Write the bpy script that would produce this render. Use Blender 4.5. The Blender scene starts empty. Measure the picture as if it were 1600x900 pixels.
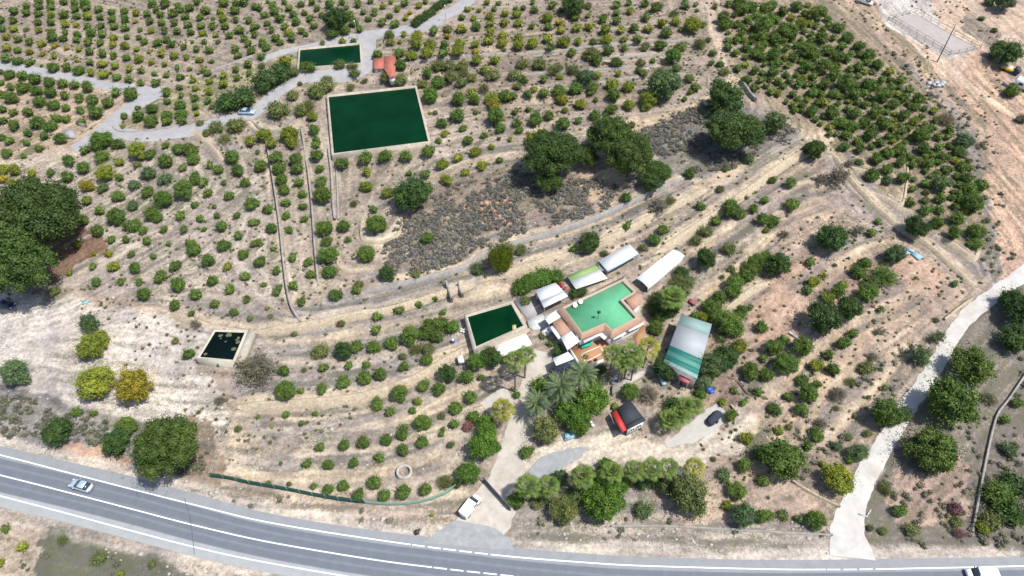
import bpy, bmesh, math, random
import numpy as np
from mathutils import Vector
random.seed(7); RS = np.random.RandomState(7)
C = bpy.context.scene.collection
# ------------------------------------------------------------------ camera, world, sun
FOC = 1081.0; TH = math.radians(48.0); CAMH = 117.0
cam_d = bpy.data.cameras.new('camera'); cam = bpy.data.objects.new('camera', cam_d); C.objects.link(cam)
cam_d.sensor_width = 36.0; cam_d.lens = 36.0*FOC/1600.0; cam_d.clip_start = 1.0; cam_d.clip_end = 20000.0
cam.location = (0, 0, CAMH); cam.rotation_euler = (math.pi/2-TH, 0, 0)
bpy.context.scene.camera = cam
SUN_EL = math.radians(64.0); SH = np.array([-.93, .36]); SH = SH/np.hypot(*SH)
sdir = Vector((-SH[0]*math.cos(SUN_EL), -SH[1]*math.cos(SUN_EL), math.sin(SUN_EL)))
sun_d = bpy.data.lights.new('sun', 'SUN'); sun_d.energy = 4.6; sun_d.angle = math.radians(.5); sun_d.color = (1, .965, .91)
sun = bpy.data.objects.new('sun', sun_d); C.objects.link(sun); sun.location = (60, -20, 160)
sun.rotation_euler = sdir.to_track_quat('Z', 'Y').to_euler()
world = bpy.data.worlds.new('World'); bpy.context.scene.world = world; world.use_nodes = True
wn = world.node_tree.nodes; wl = world.node_tree.links
sky = wn.new('ShaderNodeTexSky'); sky.sky_type = 'NISHITA'; sky.sun_disc = False
sky.sun_elevation = SUN_EL; sky.sun_rotation = math.atan2(sdir.x, sdir.y)
sky.air_density = 1.0; sky.dust_density = 1.5
wl.new(sky.outputs[0], wn['Background'].inputs[0]); wn['Background'].inputs[1].default_value = .13
vs = bpy.context.scene.view_settings
vs.view_transform = 'Standard'; vs.look = 'None'; vs.gamma = 1; vs.use_curve_mapping = False; vs.exposure = 0.5
# ------------------------------------------------------------------ generic helpers
def lin(r, g, b):
    f = lambda c: (c/255/12.92) if c/255 <= .04045 else ((c/255+.055)/1.055)**2.4
    return (f(r), f(g), f(b), 1)
def tag(o, label=None, cat=None, group=None, kind=None):
    if label: o['label'] = label
    if cat: o['category'] = cat
    if group: o['group'] = group
    if kind: o['kind'] = kind
    return o
def thing(name, loc=(0, 0, 0), rz=0, label=None, cat=None, group=None):
    o = bpy.data.objects.new(name, None); C.objects.link(o); o.location = loc; o.rotation_euler = (0, 0, rz)
    o.empty_display_size = .5
    return tag(o, label, cat, group)
class MB:
    """collects numpy pieces into one mesh"""
    def __init__(s): s.v = []; s.f = []; s.n = 0; s.c = []; s.hascol = False
    def add(s, v, f, col=None):
        v = np.asarray(v, float); s.v.append(v)
        for ff in (f if isinstance(f, list) and len(f) and isinstance(f[0], np.ndarray) else [f]):
            if isinstance(ff, np.ndarray): s.f.append(ff+s.n)
            else: s.f += [np.array([g])+s.n for g in ff]
        s.n += len(v)
        if col is not None: s.hascol = True
        s.c.append(np.tile(np.array(col if col is not None else (1, 1, 1, 1), float), (len(v), 1)) if col is None or np.ndim(col) == 1 else np.asarray(col, float))
        return s
    def mesh(s, name, mat=None, smooth=False):
        me = bpy.data.meshes.new(name)
        v = np.concatenate(s.v) if s.v else np.zeros((0, 3))
        loops = np.concatenate([f.ravel() for f in s.f]); tot = np.concatenate([np.full(len(f), f.shape[1]) for f in s.f])
        st = np.concatenate([[0], np.cumsum(tot)[:-1]])
        me.vertices.add(len(v)); me.vertices.foreach_set('co', v.ravel())
        me.loops.add(len(loops)); me.loops.foreach_set('vertex_index', loops.astype(np.int32))
        me.polygons.add(len(tot)); me.polygons.foreach_set('loop_start', st.astype(np.int32))
        try: me.polygons.foreach_set('loop_total', tot.astype(np.int32))
        except Exception: pass
        if smooth: me.polygons.foreach_set('use_smooth', np.ones(len(tot), bool))
        if s.hascol:
            a = me.color_attributes.new('Col', 'FLOAT_COLOR', 'POINT'); a.data.foreach_set('color', np.concatenate(s.c).ravel())
        me.update(calc_edges=True); me.validate()
        if mat: me.materials.append(mat)
        return me
    def obj(s, name, mat, parent=None, smooth=False):
        o = bpy.data.objects.new(name, s.mesh(name, mat, smooth)); C.objects.link(o)
        if parent: o.parent = parent
        return o
    def box(s, c, h, rz=0, col=None):
        x, y, z = h; v = np.array([(a*x, b*y, d*z) for d in (-1, 1) for a, b in ((-1, -1), (1, -1), (1, 1), (-1, 1))], float)
        cr, sr = math.cos(rz), math.sin(rz); v = np.c_[v[:, 0]*cr-v[:, 1]*sr, v[:, 0]*sr+v[:, 1]*cr, v[:, 2]]+np.array(c)
        return s.add(v, np.array([(0, 3, 2, 1), (4, 5, 6, 7), (0, 1, 5, 4), (1, 2, 6, 5), (2, 3, 7, 6), (3, 0, 4, 7)]), col)
    def tube(s, p0, p1, r0, r1, n=6, col=None):
        p0 = np.array(p0, float); p1 = np.array(p1, float); d = p1-p0; d /= max(np.linalg.norm(d), 1e-6)
        a = np.cross(d, (0, 0, 1) if abs(d[2]) < .9 else (1, 0, 0)); a /= np.linalg.norm(a); b = np.cross(d, a)
        t = np.arange(n)*2*math.pi/n; ring = np.cos(t)[:, None]*a+np.sin(t)[:, None]*b
        v = np.r_[p0+ring*r0, p1+ring*r1]; i = np.arange(n); j = (i+1) % n
        s.add(v, [np.c_[i, j, j+n, i+n], np.array([list(range(n))[::-1]]), np.array([list(range(n, 2*n))])], col); return s
    def prism(s, pts, z0, z1, z1s=None, col=None):
        """pts: xy polygon; vertical walls from z0 to z1 (z1s per-vertex top)"""
        p = np.array(pts, float)[:, :2]
        if np.sum(p[:, 0]*np.roll(p[:, 1], -1)-p[:, 1]*np.roll(p[:, 0], -1)) < 0:
            p = p[::-1]; z1s = None if z1s is None else z1s[::-1]
        n = len(p); zt = np.full(n, z1) if z1s is None else np.array(z1s, float)
        v = np.r_[np.c_[p, np.full(n, z0)], np.c_[p, zt]]; i = np.arange(n); j = (i+1) % n
        return s.add(v, [np.c_[i, j, j+n, i+n], np.array([list(range(n))[::-1]]), np.array([list(range(n, 2*n))])], col)
# ------------------------------------------------------------------ materials
def newmat(name):
    m = bpy.data.materials.new(name); m.use_nodes = True; nt = m.node_tree
    return m, nt.nodes, nt.links, nt.nodes['Principled BSDF']
def noise_n(n, l, scale, detail=4, rough=.6, coord='Object'):
    tc = n.new('ShaderNodeTexCoord'); t = n.new('ShaderNodeTexNoise'); t.inputs['Scale'].default_value = scale
    t.inputs['Detail'].default_value = detail; t.inputs['Roughness'].default_value = rough
    l.new(tc.outputs[coord], t.inputs['Vector']); return t
def ramp(n, l, src, a, b, c0=(0, 0, 0, 1), c1=(1, 1, 1, 1)):
    r = n.new('ShaderNodeValToRGB'); r.color_ramp.elements[0].position = a; r.color_ramp.elements[1].position = b
    r.color_ramp.elements[0].color = c0; r.color_ramp.elements[1].color = c1; l.new(src, r.inputs[0]); return r.outputs[0]
def mixc(n, l, fac, a, b, mode='MIX'):
    m = n.new('ShaderNodeMix'); m.data_type = 'RGBA'; m.blend_type = mode
    for s, k in ((fac, 0), (a, 6), (b, 7)):
        if hasattr(s, 'links'): l.new(s, m.inputs[k])
        else: m.inputs[k].default_value = s
    return m.outputs[2]
def bump(n, l, bs, src, st, d=.05):
    b = n.new('ShaderNodeBump'); b.inputs['Strength'].default_value = st; b.inputs['Distance'].default_value = d
    l.new(src, b.inputs['Height']); l.new(b.outputs[0], bs.inputs['Normal'])
def surf(name, col, var=.25, scale=1.2, rough=.85, metal=0, stain=None, bmp=.3, wave=None):
    m, n, l, b = newmat(name); t = noise_n(n, l, scale, 6, .65)
    dk = tuple(c*(1-var) for c in col[:3])+(1,); lt = tuple(min(1, c*(1+var*.6)) for c in col[:3])+(1,)
    c = mixc(n, l, ramp(n, l, t.outputs[0], .3, .7), dk, lt)
    if stain:
        t2 = noise_n(n, l, scale*.35, 5, .7); c = mixc(n, l, ramp(n, l, t2.outputs[0], .5, .72), c, stain)
    if wave:
        tc = n.new('ShaderNodeTexCoord'); w = n.new('ShaderNodeTexWave'); w.inputs['Scale'].default_value = wave[0]; w.inputs['Distortion'].default_value = .1
        w.bands_direction = wave[1]; mp = n.new('ShaderNodeMapping'); mp.inputs['Rotation'].default_value = (0, 0, wave[2] if len(wave) > 2 else 0)
        l.new(tc.outputs['Object'], mp.inputs[0]); l.new(mp.outputs[0], w.inputs[0])
        c = mixc(n, l, ramp(n, l, w.outputs[1], 0, .35), tuple(x*.7 for x in col[:3])+(1,), c)
        bump(n, l, b, w.outputs[1], .8, .06)
    else:
        t3 = noise_n(n, l, scale*8, 3); bump(n, l, b, t3.outputs[0], bmp, .05)
    l.new(c, b.inputs['Base Color']); b.inputs['Roughness'].default_value = rough; b.inputs['Metallic'].default_value = metal
    return m
def foliage_mat(name, use='object', trans=.16):
    m, n, l, b = newmat(name)
    if use == 'object': oi = n.new('ShaderNodeObjectInfo'); base = oi.outputs['Color']
    else: oi = n.new('ShaderNodeVertexColor'); oi.layer_name = 'Tint'; base = oi.outputs[0]
    a = n.new('ShaderNodeVertexColor'); a.layer_name = 'Col'            # per-leaf random variation
    c = mixc(n, l, 1.0, base, a.outputs[0], 'MULTIPLY')
    t = noise_n(n, l, 1.1, 3); c2 = mixc(n, l, ramp(n, l, t.outputs[0], .35, .65), (.75, .8, .8, 1), (1.3, 1.2, .95, 1)); c = mixc(n, l, 1.0, c, c2, 'MULTIPLY')
    l.new(c, b.inputs['Base Color']); b.inputs['Roughness'].default_value = .62; b.inputs['Specular IOR Level'].default_value = .25
    tr = n.new('ShaderNodeBsdfTranslucent'); l.new(c, tr.inputs[0]); mx = n.new('ShaderNodeMixShader'); mx.inputs[0].default_value = trans
    l.new(b.outputs[0], mx.inputs[1]); l.new(tr.outputs[0], mx.inputs[2]); l.new(mx.outputs[0], n['Material Output'].inputs[0])
    return m
FOL = foliage_mat('foliage'); FOLT = foliage_mat('foliage_tinted', 'attr')
BARK = surf('bark', (.12, .09, .065, 1), .4, 6); PALE_BARK = surf('pale_bark', (.22, .19, .16, 1), .3, 6)
# ------------------------------------------------------------------ pixel <-> place
def ray(u, v):
    u = np.asarray(u, float); v = np.asarray(v, float); a = (u-800)/FOC; b = (v-450)/FOC
    return np.stack([a, math.cos(TH)-b*math.sin(TH), -math.sin(TH)-b*math.cos(TH)], -1)
def hit(u, v, H, h=0.0):
    """world x,y,z where the sight line meets the ground surface raised by h"""
    d = ray(u, v); t = -(CAMH)/d[..., 2]
    for _ in range(40):
        p = d*t[..., None]; z = H(p[..., 0], p[..., 1])+h; t = t+((CAMH+d[..., 2]*t-z)/(-d[..., 2]))*.9
    p = d*t[..., None]; return np.stack([p[..., 0], p[..., 1], CAMH+p[..., 2]], -1)
def at(u, v, z):
    d = ray(u, v); t = (z-CAMH)/d[..., 2]; p = d*np.asarray(t)[..., None]
    return np.stack([p[..., 0], p[..., 1], np.zeros_like(t)+z], -1)
def ppm(p):  # picture pixels per metre at a place
    p = np.asarray(p, float); dep = p[..., 1]*math.cos(TH)+(CAMH-p[..., 2])*math.sin(TH); return FOC/dep
def smooth(pts, n=8):
    p = np.array(pts, float)
    if len(p) < 3: return p
    q = np.vstack([2*p[0]-p[1], p, 2*p[-1]-p[-2]]); out = []
    for i in range(1, len(q)-2):
        for k in range(n):
            t = k/n; a, b, c, d = q[i-1], q[i], q[i+1], q[i+2]
            out.append(.5*((2*b)+(-a+c)*t+(2*a-5*b+4*c-d)*t*t+(-a+3*b-3*c+d)*t**3))
    out.append(q[-2]); return np.array(out)
def vnoise(x, y, s, seed=0):
    r = np.random.RandomState(seed).rand(256, 256); x = x/s+1000; y = y/s+1000
    i = np.floor(x).astype(int); j = np.floor(y).astype(int); fx = x-i; fy = y-j; fx = fx*fx*(3-2*fx); fy = fy*fy*(3-2*fy)
    g = lambda a, b: r[a % 256, b % 256]
    return (g(i, j)*(1-fx)+g(i+1, j)*fx)*(1-fy)+(g(i, j+1)*(1-fx)+g(i+1, j+1)*fx)*fy
def fbm(x, y, s, seed=0, o=3):
    return sum(vnoise(x, y, s/2**k, seed+k)*.5**k for k in range(o))/sum(.5**k for k in range(o))
def inpoly(x, y, P):
    r = np.zeros(x.shape, bool); n = len(P)
    for i in range(n):
        x1, y1 = P[i][:2]; x2, y2 = P[(i+1) % n][:2]
        if y1 == y2: continue
        c = ((y1 > y) != (y2 > y)) & (x < (x2-x1)*(y-y1)/(y2-y1)+x1); r ^= c
    return r
def polydist(x, y, P):
    """signed side, distance and fraction along a polyline (left side positive)"""
    best = np.full(x.shape, 1e9); side = np.zeros(x.shape); al = np.zeros(x.shape)
    seg = np.hypot(*(P[1:, :2]-P[:-1, :2]).T); cum = np.r_[0, np.cumsum(seg)]
    for i in range(len(P)-1):
        a = P[i, :2]; d = P[i+1, :2]-a; L2 = d@d+1e-9
        t = np.clip(((x-a[0])*d[0]+(y-a[1])*d[1])/L2, 0, 1); ex = x-a[0]-t*d[0]; ey = y-a[1]-t*d[1]; D = np.hypot(ex, ey)
        m = D < best; best[m] = D[m]; side[m] = np.sign(d[0]*(y-a[1])-d[1]*(x-a[0]))[m]; al[m] = (cum[i]+t*seg[i])[m]
    return best, side, al, cum[-1]
# ------------------------------------------------------------------ terrain shape
flat = lambda x, y: np.zeros_like(x)
ROAD_TOP_PX = [(-500, 590), (-300, 628), (-100, 674), (0, 697), (100, 720), (200, 743), (300, 770), (400, 797), (500, 816), (600, 831), (700, 843), (800, 855), (900, 864), (1000, 870), (1200, 875), (1400, 873), (1600, 870), (1800, 866), (2100, 858)]
ROAD_BOT_PX = [(-500, 670), (-300, 715), (-100, 768), (0, 792), (100, 816), (200, 842), (300, 869), (400, 891), (500, 910), (600, 926), (700, 939), (800, 952), (900, 962), (1000, 969), (1200, 975), (1400, 973), (1600, 970), (1800, 965), (2100, 956)]
rt = hit(*np.array(ROAD_TOP_PX, float).T, flat); rb = hit(*np.array(ROAD_BOT_PX, float).T, flat)
def base(x, y):
    x = np.asarray(x, float); y = np.asarray(y, float)
    yr = np.interp(x, rt[:, 0], rt[:, 1]); d = y-yr-2.5
    up = np.where(d > 0, d, 0); z = .105*(np.sqrt(up*up+9)-3)
    z = z-.06*np.maximum(0, up-150)                                    # the plateau eases off
    lo = np.interp(x, rb[:, 0], rb[:, 1])-y-2.0; z = z-.07*np.clip(lo, 0, 60)
    # the scrub covered rise between the lower track and the upper orchard
    return z
def P(pts, h=0, H=base): return hit(*np.array(pts, float).T, H, h)
WALLS = [  # label, pixel line (uphill on its left hand), step height, reach, stone?
 ('long tan dry stone terrace wall curving below the small square reservoir', [(372, 634), (450, 630), (560, 620), (640, 594), (690, 566), (726, 545)], 1.5, 7, 1),
 ('low stone terrace edge curving between two rows of young citrus trees', [(365, 690), (470, 692), (560, 680), (640, 655), (700, 625), (760, 592)], .8, 5, 0),
 ('low stone terrace edge just above the round stone well', [(360, 745), (450, 742), (550, 742), (610, 733), (690, 706)], .8, 5, 0),
 ('pale terrace edge above the row of bushes behind the green fence', [(380, 713), (470, 713), (560, 709), (640, 692), (700, 668)], .5, 4, 0),
 ('long tan terrace wall running below the left orchard towards the house', [(262, 488), (330, 507), (400, 515), (470, 510), (530, 498), (620, 480), (690, 456), (745, 440)], 1.6, 8, 1),
 ('low earth terrace edge left of the house reservoir', [(420, 545), (500, 533), (600, 518), (690, 500), (724, 488)], .7, 4, 0),
 ('grey concrete retaining wall at the foot of the scrub slope', [(560, 462), (650, 442), (720, 422), (755, 398), (810, 380), (880, 360), (950, 334), (1020, 302), (1075, 278)], 1.8, 8, 1),
 ('tan stone wall above the white roofed canopies', [(760, 432), (830, 412), (900, 390), (960, 366), (1020, 335), (1070, 312), (1105, 296)], 1.2, 5, 1),
 ('stone terrace wall rising right behind the long white awning', [(1022, 394), (1078, 359), (1131, 325), (1175, 294), (1225, 256), (1275, 228)], 1.6, 6, 1),
 ('tan earth terrace edge right of the long white awning', [(1084, 387), (1125, 369), (1175, 341), (1219, 312), (1266, 291), (1300, 285)], 1.1, 5, 0),
 ('tan terrace edge above the row of dark bushes at right', [(1087, 437), (1131, 406), (1181, 366), (1206, 341), (1237, 328), (1290, 310)], 1.0, 5, 0),
 ('earth terrace edge crossing the pink clearing at right', [(1244, 475), (1275, 453), (1312, 425), (1344, 400), (1394, 381), (1419, 378)], .6, 5, 0),
 ('earth terrace edge beside the footpath below the round dark tree', [(1165, 640), (1215, 605), (1260, 565), (1300, 528), (1344, 500), (1394, 481), (1437, 450)], .8, 5, 0),
 ('earth terrace edge in the lower right orchard', [(1235, 690), (1262, 650), (1300, 605), (1345, 570), (1400, 548)], .8, 5, 0),
 ('earth terrace edge below the grey scrub at lower right', [(1290, 700), (1330, 650), (1370, 610), (1400, 565)], .7, 4, 0),
 ('stone bank above the pink clearing, right of the leafy bushes', [(1134, 481), (1175, 450), (1203, 437)], 1.3, 3, 1),
 ('tan terrace edge between two rows of bushes right of the awning', [(1094, 462), (1144, 425), (1194, 375), (1215, 362)], .9, 4, 0),
 ('earth edge left of the grey feathery shrub rows', [(410, 568), (470, 573), (540, 572), (600, 556), (680, 538)], .5, 4, 0),
 ('earth edge in the lower right orchard beside the striped shed path', [(1150, 690), (1190, 650), (1225, 612), (1262, 585), (1300, 560)], .7, 4, 0),
 ('pale terrace edge across the top centre orchard', [(812, 85), (870, 81), (950, 72), (1040, 66), (1095, 60)], .9, 4, 1),
 ('short pale terrace edge at the top centre orchard', [(935, 94), (1000, 89), (1060, 84)], .8, 4, 1),
 ('pale terrace edge below the dark bushes of the top centre orchard', [(822, 117), (900, 113), (960, 109), (1030, 101)], .8, 4, 1),
 ('pale terrace edge just above the round blue-green tree', [(838, 136), (920, 133), (990, 122), (1075, 116)], .8, 4, 1),
 ('lower pale terrace edge of the top centre orchard', [(800, 158), (900, 152), (1000, 147)], .8, 4, 0),
 ('pale terrace edge right of the red roofed hut', [(632, 98), (725, 90), (795, 84)], .8, 4, 1),
 ('terrace edge below the large reservoir, nearest its lower right corner', [(600, 338), (650, 300), (700, 268), (760, 250), (820, 246)], .6, 5, 0),
 ('leftmost straight garden wall running down through the left orchard', [(414, 210), (424, 262), (436, 340), (446, 430), (455, 478), (472, 508)], 1.1, 5, 1),
 ('straight garden wall running down between two citrus rows', [(470, 196), (478, 240), (487, 312), (492, 380), (498, 448)], 1.0, 4, 1),
 ('curved stone wall round the citrus bush below the large reservoir', [(527, 400), (530, 418), (545, 424), (580, 420)], .7, 3, 1),
 ('small curved wall round the white patch above the scrub slope', [(566, 345), (566, 375), (590, 380), (612, 376), (628, 355), (625, 335)], .6, 2.5, 1),
 ('stone wall with a sharp corner at the edge of the right orchard', [(1330, 262), (1350, 270), (1372, 285), (1374, 275)], .9, 3, 1),
 ('second stepped stone wall in the right orchard', [(1360, 300), (1385, 312), (1407, 322), (1415, 285), (1417, 255)], .9, 3, 1),
 ('tan stone wall at the lower tip of the right orchard', [(1462, 366), (1490, 385), (1518, 404), (1528, 392)], 1.1, 3, 1),
 ('long low stone wall running diagonally to the white track', [(1298, 236), (1340, 292), (1400, 350), (1450, 382), (1500, 425), (1528, 448)], .8, 3, 1),
 ('stone wall beside the bend of the grey lane', [(300, 203), (330, 228), (352, 252)], 1.4, 4, 1),
 ('short stone wall under the parked pale blue car', [(392, 188), (412, 204), (438, 206), (468, 203)], .9, 3, 1),
]
for k, w in enumerate(WALLS): WALLS[k] = w+(smooth(P(w[1]), 5),)
for k, w in enumerate(WALLS):
    if w[2] >= .8 and w[1][0][0] > 360 and not any(s in w[0] for s in ('grey', 'garden', 'pale')): WALLS[k] = w[:2]+(w[2]*1.3,)+w[3:]
PADS = []   # cx, cy, rx, ry, level : ground levelled for buildings and basins
def pad(pxs, grow=1.5, dz=0):
    p = P(pxs); c = p.mean(0); PADS.append((p[:, 0].min()-grow, p[:, 0].max()+grow, p[:, 1].min()-grow, p[:, 1].max()+grow, c[2]+dz))
pad([(510, 150), (650, 134), (672, 224), (519, 243)], 1)
pad([(466, 78), (563, 69), (566, 104), (464, 108)], .5)
pad([(726, 492), (803, 470), (826, 514), (742, 548)], 0)
pad([(308, 560), (336, 515), (396, 517), (366, 572)], 0)
pad([(875, 490), (975, 440), (1004, 500), (908, 560)], 0)
pad([(1066, 500), (1110, 515), (1086, 600), (1040, 580)], 0)
pad([(1389, 30), (1433, 16), (1528, 82), (1479, 96)], 0)
pad([(894, 445), (985, 400), (1065, 410), (1015, 455)], 0, .3)
def terrain(x, y):
    x = np.asarray(x, float); y = np.asarray(y, float); z = base(x, y)
    near = (np.abs(x) < 260) & (y > 10) & (y < 330)
    z = z+np.where(near, (fbm(x, y, 16, 3)-.5)*.55+(fbm(x, y, 3.2, 9)-.5)*.12, 0)*np.clip((y-np.interp(x, rt[:, 0], rt[:, 1]))/6, 0, 1)
    for w in WALLS:
        h, L, p = w[2], w[3], w[5]; m = (x > p[:, 0].min()-3*L) & (x < p[:, 0].max()+3*L) & (y > p[:, 1].min()-3*L) & (y < p[:, 1].max()+3*L)
        if not m.any(): continue
        d, s, al, T = polydist(x[m], y[m], p); e = np.clip(np.minimum(al, T-al)/4, 0, 1)
        prof = np.clip(d/.3, 0, 1)*np.exp(-np.maximum(d-.3, 0)/L)
        z[m] += h/2*s*prof*(e*e*(3-2*e))
    for a, b, c, d, l in PADS:
        dx = np.maximum(np.maximum(a-x, x-b), 0); dy = np.maximum(np.maximum(c-y, y-d), 0); q = np.clip(1-np.hypot(dx, dy)/5, 0, 1); q = q*q*(3-2*q)
        z = z*(1-q)+l*q
    return z
GX0, GX1, GY0, GY1, GS = -215., 215., 26., 300., .4
gx = np.arange(GX0, GX1+.01, GS); gy = np.arange(GY0, GY1+.01, GS)
ox = np.array([-6000, -3000, -1500, -800, -500, -380, -300, -260, -235.]); oyl = np.array([-3000, -1200, -500, -200, -80, -20, 5.]); oyh = np.array([320, 350, 400, 500, 700, 1000, 1800, 3500, 7000.])
XS = np.r_[ox, gx, -ox[::-1]]; YS = np.r_[oyl, gy, oyh]
XX, YY = np.meshgrid(XS, YS); ZZ = terrain(XX.ravel(), YY.ravel()).reshape(XX.shape)
i0, j0 = len(oyl), len(ox); ZG = ZZ[i0:i0+len(gy), j0:j0+len(gx)]
def H(x, y):
    x = np.asarray(x, float); y = np.asarray(y, float)
    fx = (x-GX0)/GS; fy = (y-GY0)/GS; ok = (fx >= 0) & (fx < len(gx)-1) & (fy >= 0) & (fy < len(gy)-1)
    i = np.clip(fy.astype(int), 0, len(gy)-2); j = np.clip(fx.astype(int), 0, len(gx)-2); a = np.clip(fx-j, 0, 1); b = np.clip(fy-i, 0, 1)
    z = (ZG[i, j]*(1-a)+ZG[i, j+1]*a)*(1-b)+(ZG[i+1, j]*(1-a)+ZG[i+1, j+1]*a)*b
    return np.where(ok, z, base(x, y))
G = lambda pts, h=0: hit(*np.array(pts, float).T, H, h)
def g1(u, v, h=0): return hit(np.array([float(u)]), np.array([float(v)]), H, h)[0]
# ------------------------------------------------------------------ soil colours: where each soil lies
def L3(*c): return np.array(lin(*c)[:3])
SOIL = np.zeros(XX.shape+(3,)); SOIL[:] = L3(178, 162, 146)
WEED = np.full(XX.shape, .35)
jx = XX+(fbm(XX, YY, 5, 21)-.5)*6; jy = YY+(fbm(XX, YY, 5, 31)-.5)*6
def soil(px, c, weed=None, k=1.0, j=1.0):
    p = P(px); m = inpoly(XX+(jx-XX)*j, YY+(jy-YY)*j, p)
    SOIL[m] = SOIL[m]*(1-k)+L3(*c)*k
    if weed is not None: WEED[m] = weed
def band(px, w, c, k=1.0, weed=.1, edge=1.2):
    p = smooth(P(px), 5); m = (XX > p[:, 0].min()-w-3) & (XX < p[:, 0].max()+w+3) & (YY > p[:, 1].min()-w-3) & (YY < p[:, 1].max()+w+3)
    d, s, al, T = polydist(jx[m]*.4+XX[m]*.6, jy[m]*.4+YY[m]*.6, p); q = np.clip((w-d)/edge+.5, 0, 1)[:, None]*k
    SOIL[m] = SOIL[m]*(1-q)+L3(*c)*q; WEED[m] = WEED[m]*(1-q[:, 0])+weed*q[:, 0]
soil([(-200, -60), (780, -60), (560, 60), (250, 135), (-200, 100)], (168, 153, 136), .45)
soil([(-200, 100), (240, 140), (120, 235), (-200, 265)], (186, 164, 142), .3)
soil([(250, 140), (600, 50), (560, 115), (400, 150), (190, 205)], (176, 164, 128), .6)
soil([(600, 60), (1110, -60), (1130, 110), (830, 200), (680, 230), (640, 120)], (172, 154, 138), .5)
soil([(1110, -60), (1290, -60), (1545, 200), (1530, 410), (1300, 240), (1150, 120)], (172, 152, 128), .55)
soil([(60, 260), (420, 215), (455, 480), (300, 490), (110, 450)], (184, 170, 156), .5)
soil([(90, 345), (160, 360), (175, 400), (100, 425), (84, 440), (70, 350)], (140, 112, 92), .1)
soil([(414, 210), (510, 200), (525, 400), (500, 440), (455, 480)], (176, 162, 146), .35)
soil([(-200, 470), (120, 462), (262, 492), (330, 512), (310, 565), (372, 640), (330, 690), (240, 660), (100, 640), (-200, 590)], (210, 199, 188), .3)
soil([(-100, 480), (70, 468), (90, 540), (40, 590), (-200, 590)], (216, 206, 196), .15)
soil([(-200, 585), (0, 606), (120, 640), (240, 672), (335, 700), (320, 770), (200, 742), (-200, 650)], (172, 166, 163), .6)
soil([(80, 700), (120, 690), (215, 705), (225, 748), (150, 735)], (206, 168, 142), .15)
soil([(262, 655), (335, 650), (340, 770), (260, 765)], (150, 132, 112), .3)
soil([(372, 632), (560, 620), (700, 570), (760, 590), (760, 700), (720, 770), (600, 790), (345, 750)], (200, 183, 162), .22)
soil([(380, 540), (560, 520), (720, 500), (728, 545), (640, 594), (560, 620), (372, 634)], (182, 170, 160), .4)
soil([(340, 755), (500, 775), (640, 795), (720, 770), (690, 840), (500, 815), (400, 797)], (190, 170, 152), .6)
soil([(470, 508), (620, 480), (745, 440), (755, 400), (640, 445), (500, 470)], (172, 162, 154), .3)
soil([(680, 150), (830, 200), (820, 280), (700, 320), (640, 300), (660, 240)], (180, 164, 150), .5)
soil([(600, 440), (600, 385), (640, 330), (700, 285), (800, 262), (940, 268), (985, 290), (950, 334), (810, 380), (720, 422)], (168, 146, 130), .7)
soil([(720, 330), (790, 300), (800, 350), (760, 370)], (204, 160, 130), .3)
soil([(900, 262), (985, 268), (975, 318), (930, 335)], (214, 186, 152), .25)
soil([(990, 205), (1130, 150), (1240, 200), (1250, 225), (1150, 270), (1075, 280), (1030, 250)], (152, 144, 140), .75)
soil([(860, 400), (1075, 285), (1150, 262), (1280, 222), (1230, 270), (1060, 365), (900, 395)], (200, 178, 150), .15)
soil([(1060, 370), (1290, 235), (1420, 365), (1530, 450), (1440, 520), (1400, 560), (1200, 660), (1130, 600), (1100, 480)], (188, 165, 146), .35)
soil([(1180, 450), (1230, 410), (1300, 400), (1420, 390), (1500, 440), (1420, 470), (1330, 490), (1250, 540), (1180, 560)], (200, 168, 146), .1)
soil([(1280, 235), (1360, 300), (1420, 360), (1330, 350), (1280, 290)], (176, 160, 150), .4)
soil([(1200, 640), (1400, 545), (1440, 560), (1360, 700), (1300, 800), (1180, 790), (1120, 720)], (178, 158, 140), .55)
soil([(1500, 490), (1620, 430), (1900, 430), (1900, 860), (1350, 862), (1340, 800), (1410, 680)], (150, 138, 128), .75)
soil([(1370, 760), (1500, 690), (1520, 800), (1400, 830)], (186, 160, 144), .45)
soil([(1290, -60), (1400, -60), (1620, 170), (1900, 400), (1900, 410), (1530, 440), (1545, 200)], (206, 172, 146), .45)
soil([(1395, 95), (1440, 110), (1520, 200), (1545, 330), (1560, 450), (1520, 430), (1535, 300), (1480, 170)], (160, 148, 142), .7)
soil([(1335, -40), (1600, -40), (1700, 60), (1640, 120), (1540, 50), (1500, 120), (1620, 200), (1600, 196), (1440, 95)], (214, 188, 164), .05, 1, .3)
soil([(1360, -20), (1440, -20), (1500, 90), (1480, 100), (1390, 40)], (206, 198, 190), .03, 1, .1)
soil([(1505, 20), (1560, 50), (1550, 80), (1510, 50)], (160, 145, 130), .3)
soil([(850, 690), (950, 670), (1040, 690), (1130, 620), (1185, 660), (1150, 720), (1080, 745), (900, 715), (820, 760)], (216, 203, 184), .12)
soil([(1080, 640), (1110, 590), (1150, 600), (1150, 640), (1120, 660)], (170, 146, 128), .1)
soil([(800, 800), (980, 800), (1300, 815), (1300, 872), (1000, 868), (800, 852)], (186, 174, 160), .7)
soil([(1120, 700), (1240, 740), (1310, 790), (1300, 812), (1050, 812), (1090, 740)], (190, 168, 148), .35)
soil([(800, 745), (990, 740), (1060, 800), (800, 810)], (170, 160, 150), .5)
soil([(-200, 792), (400, 892), (900, 975), (900, 1100), (-200, 1100)], (180, 166, 152), .6)
soil([(20, 860), (110, 830), (250, 870), (350, 930), (60, 960)], (118, 118, 100), .8)
soil([(-60, 800), (60, 830), (60, 900), (-60, 960)], (196, 178, 158), .3)
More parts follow.
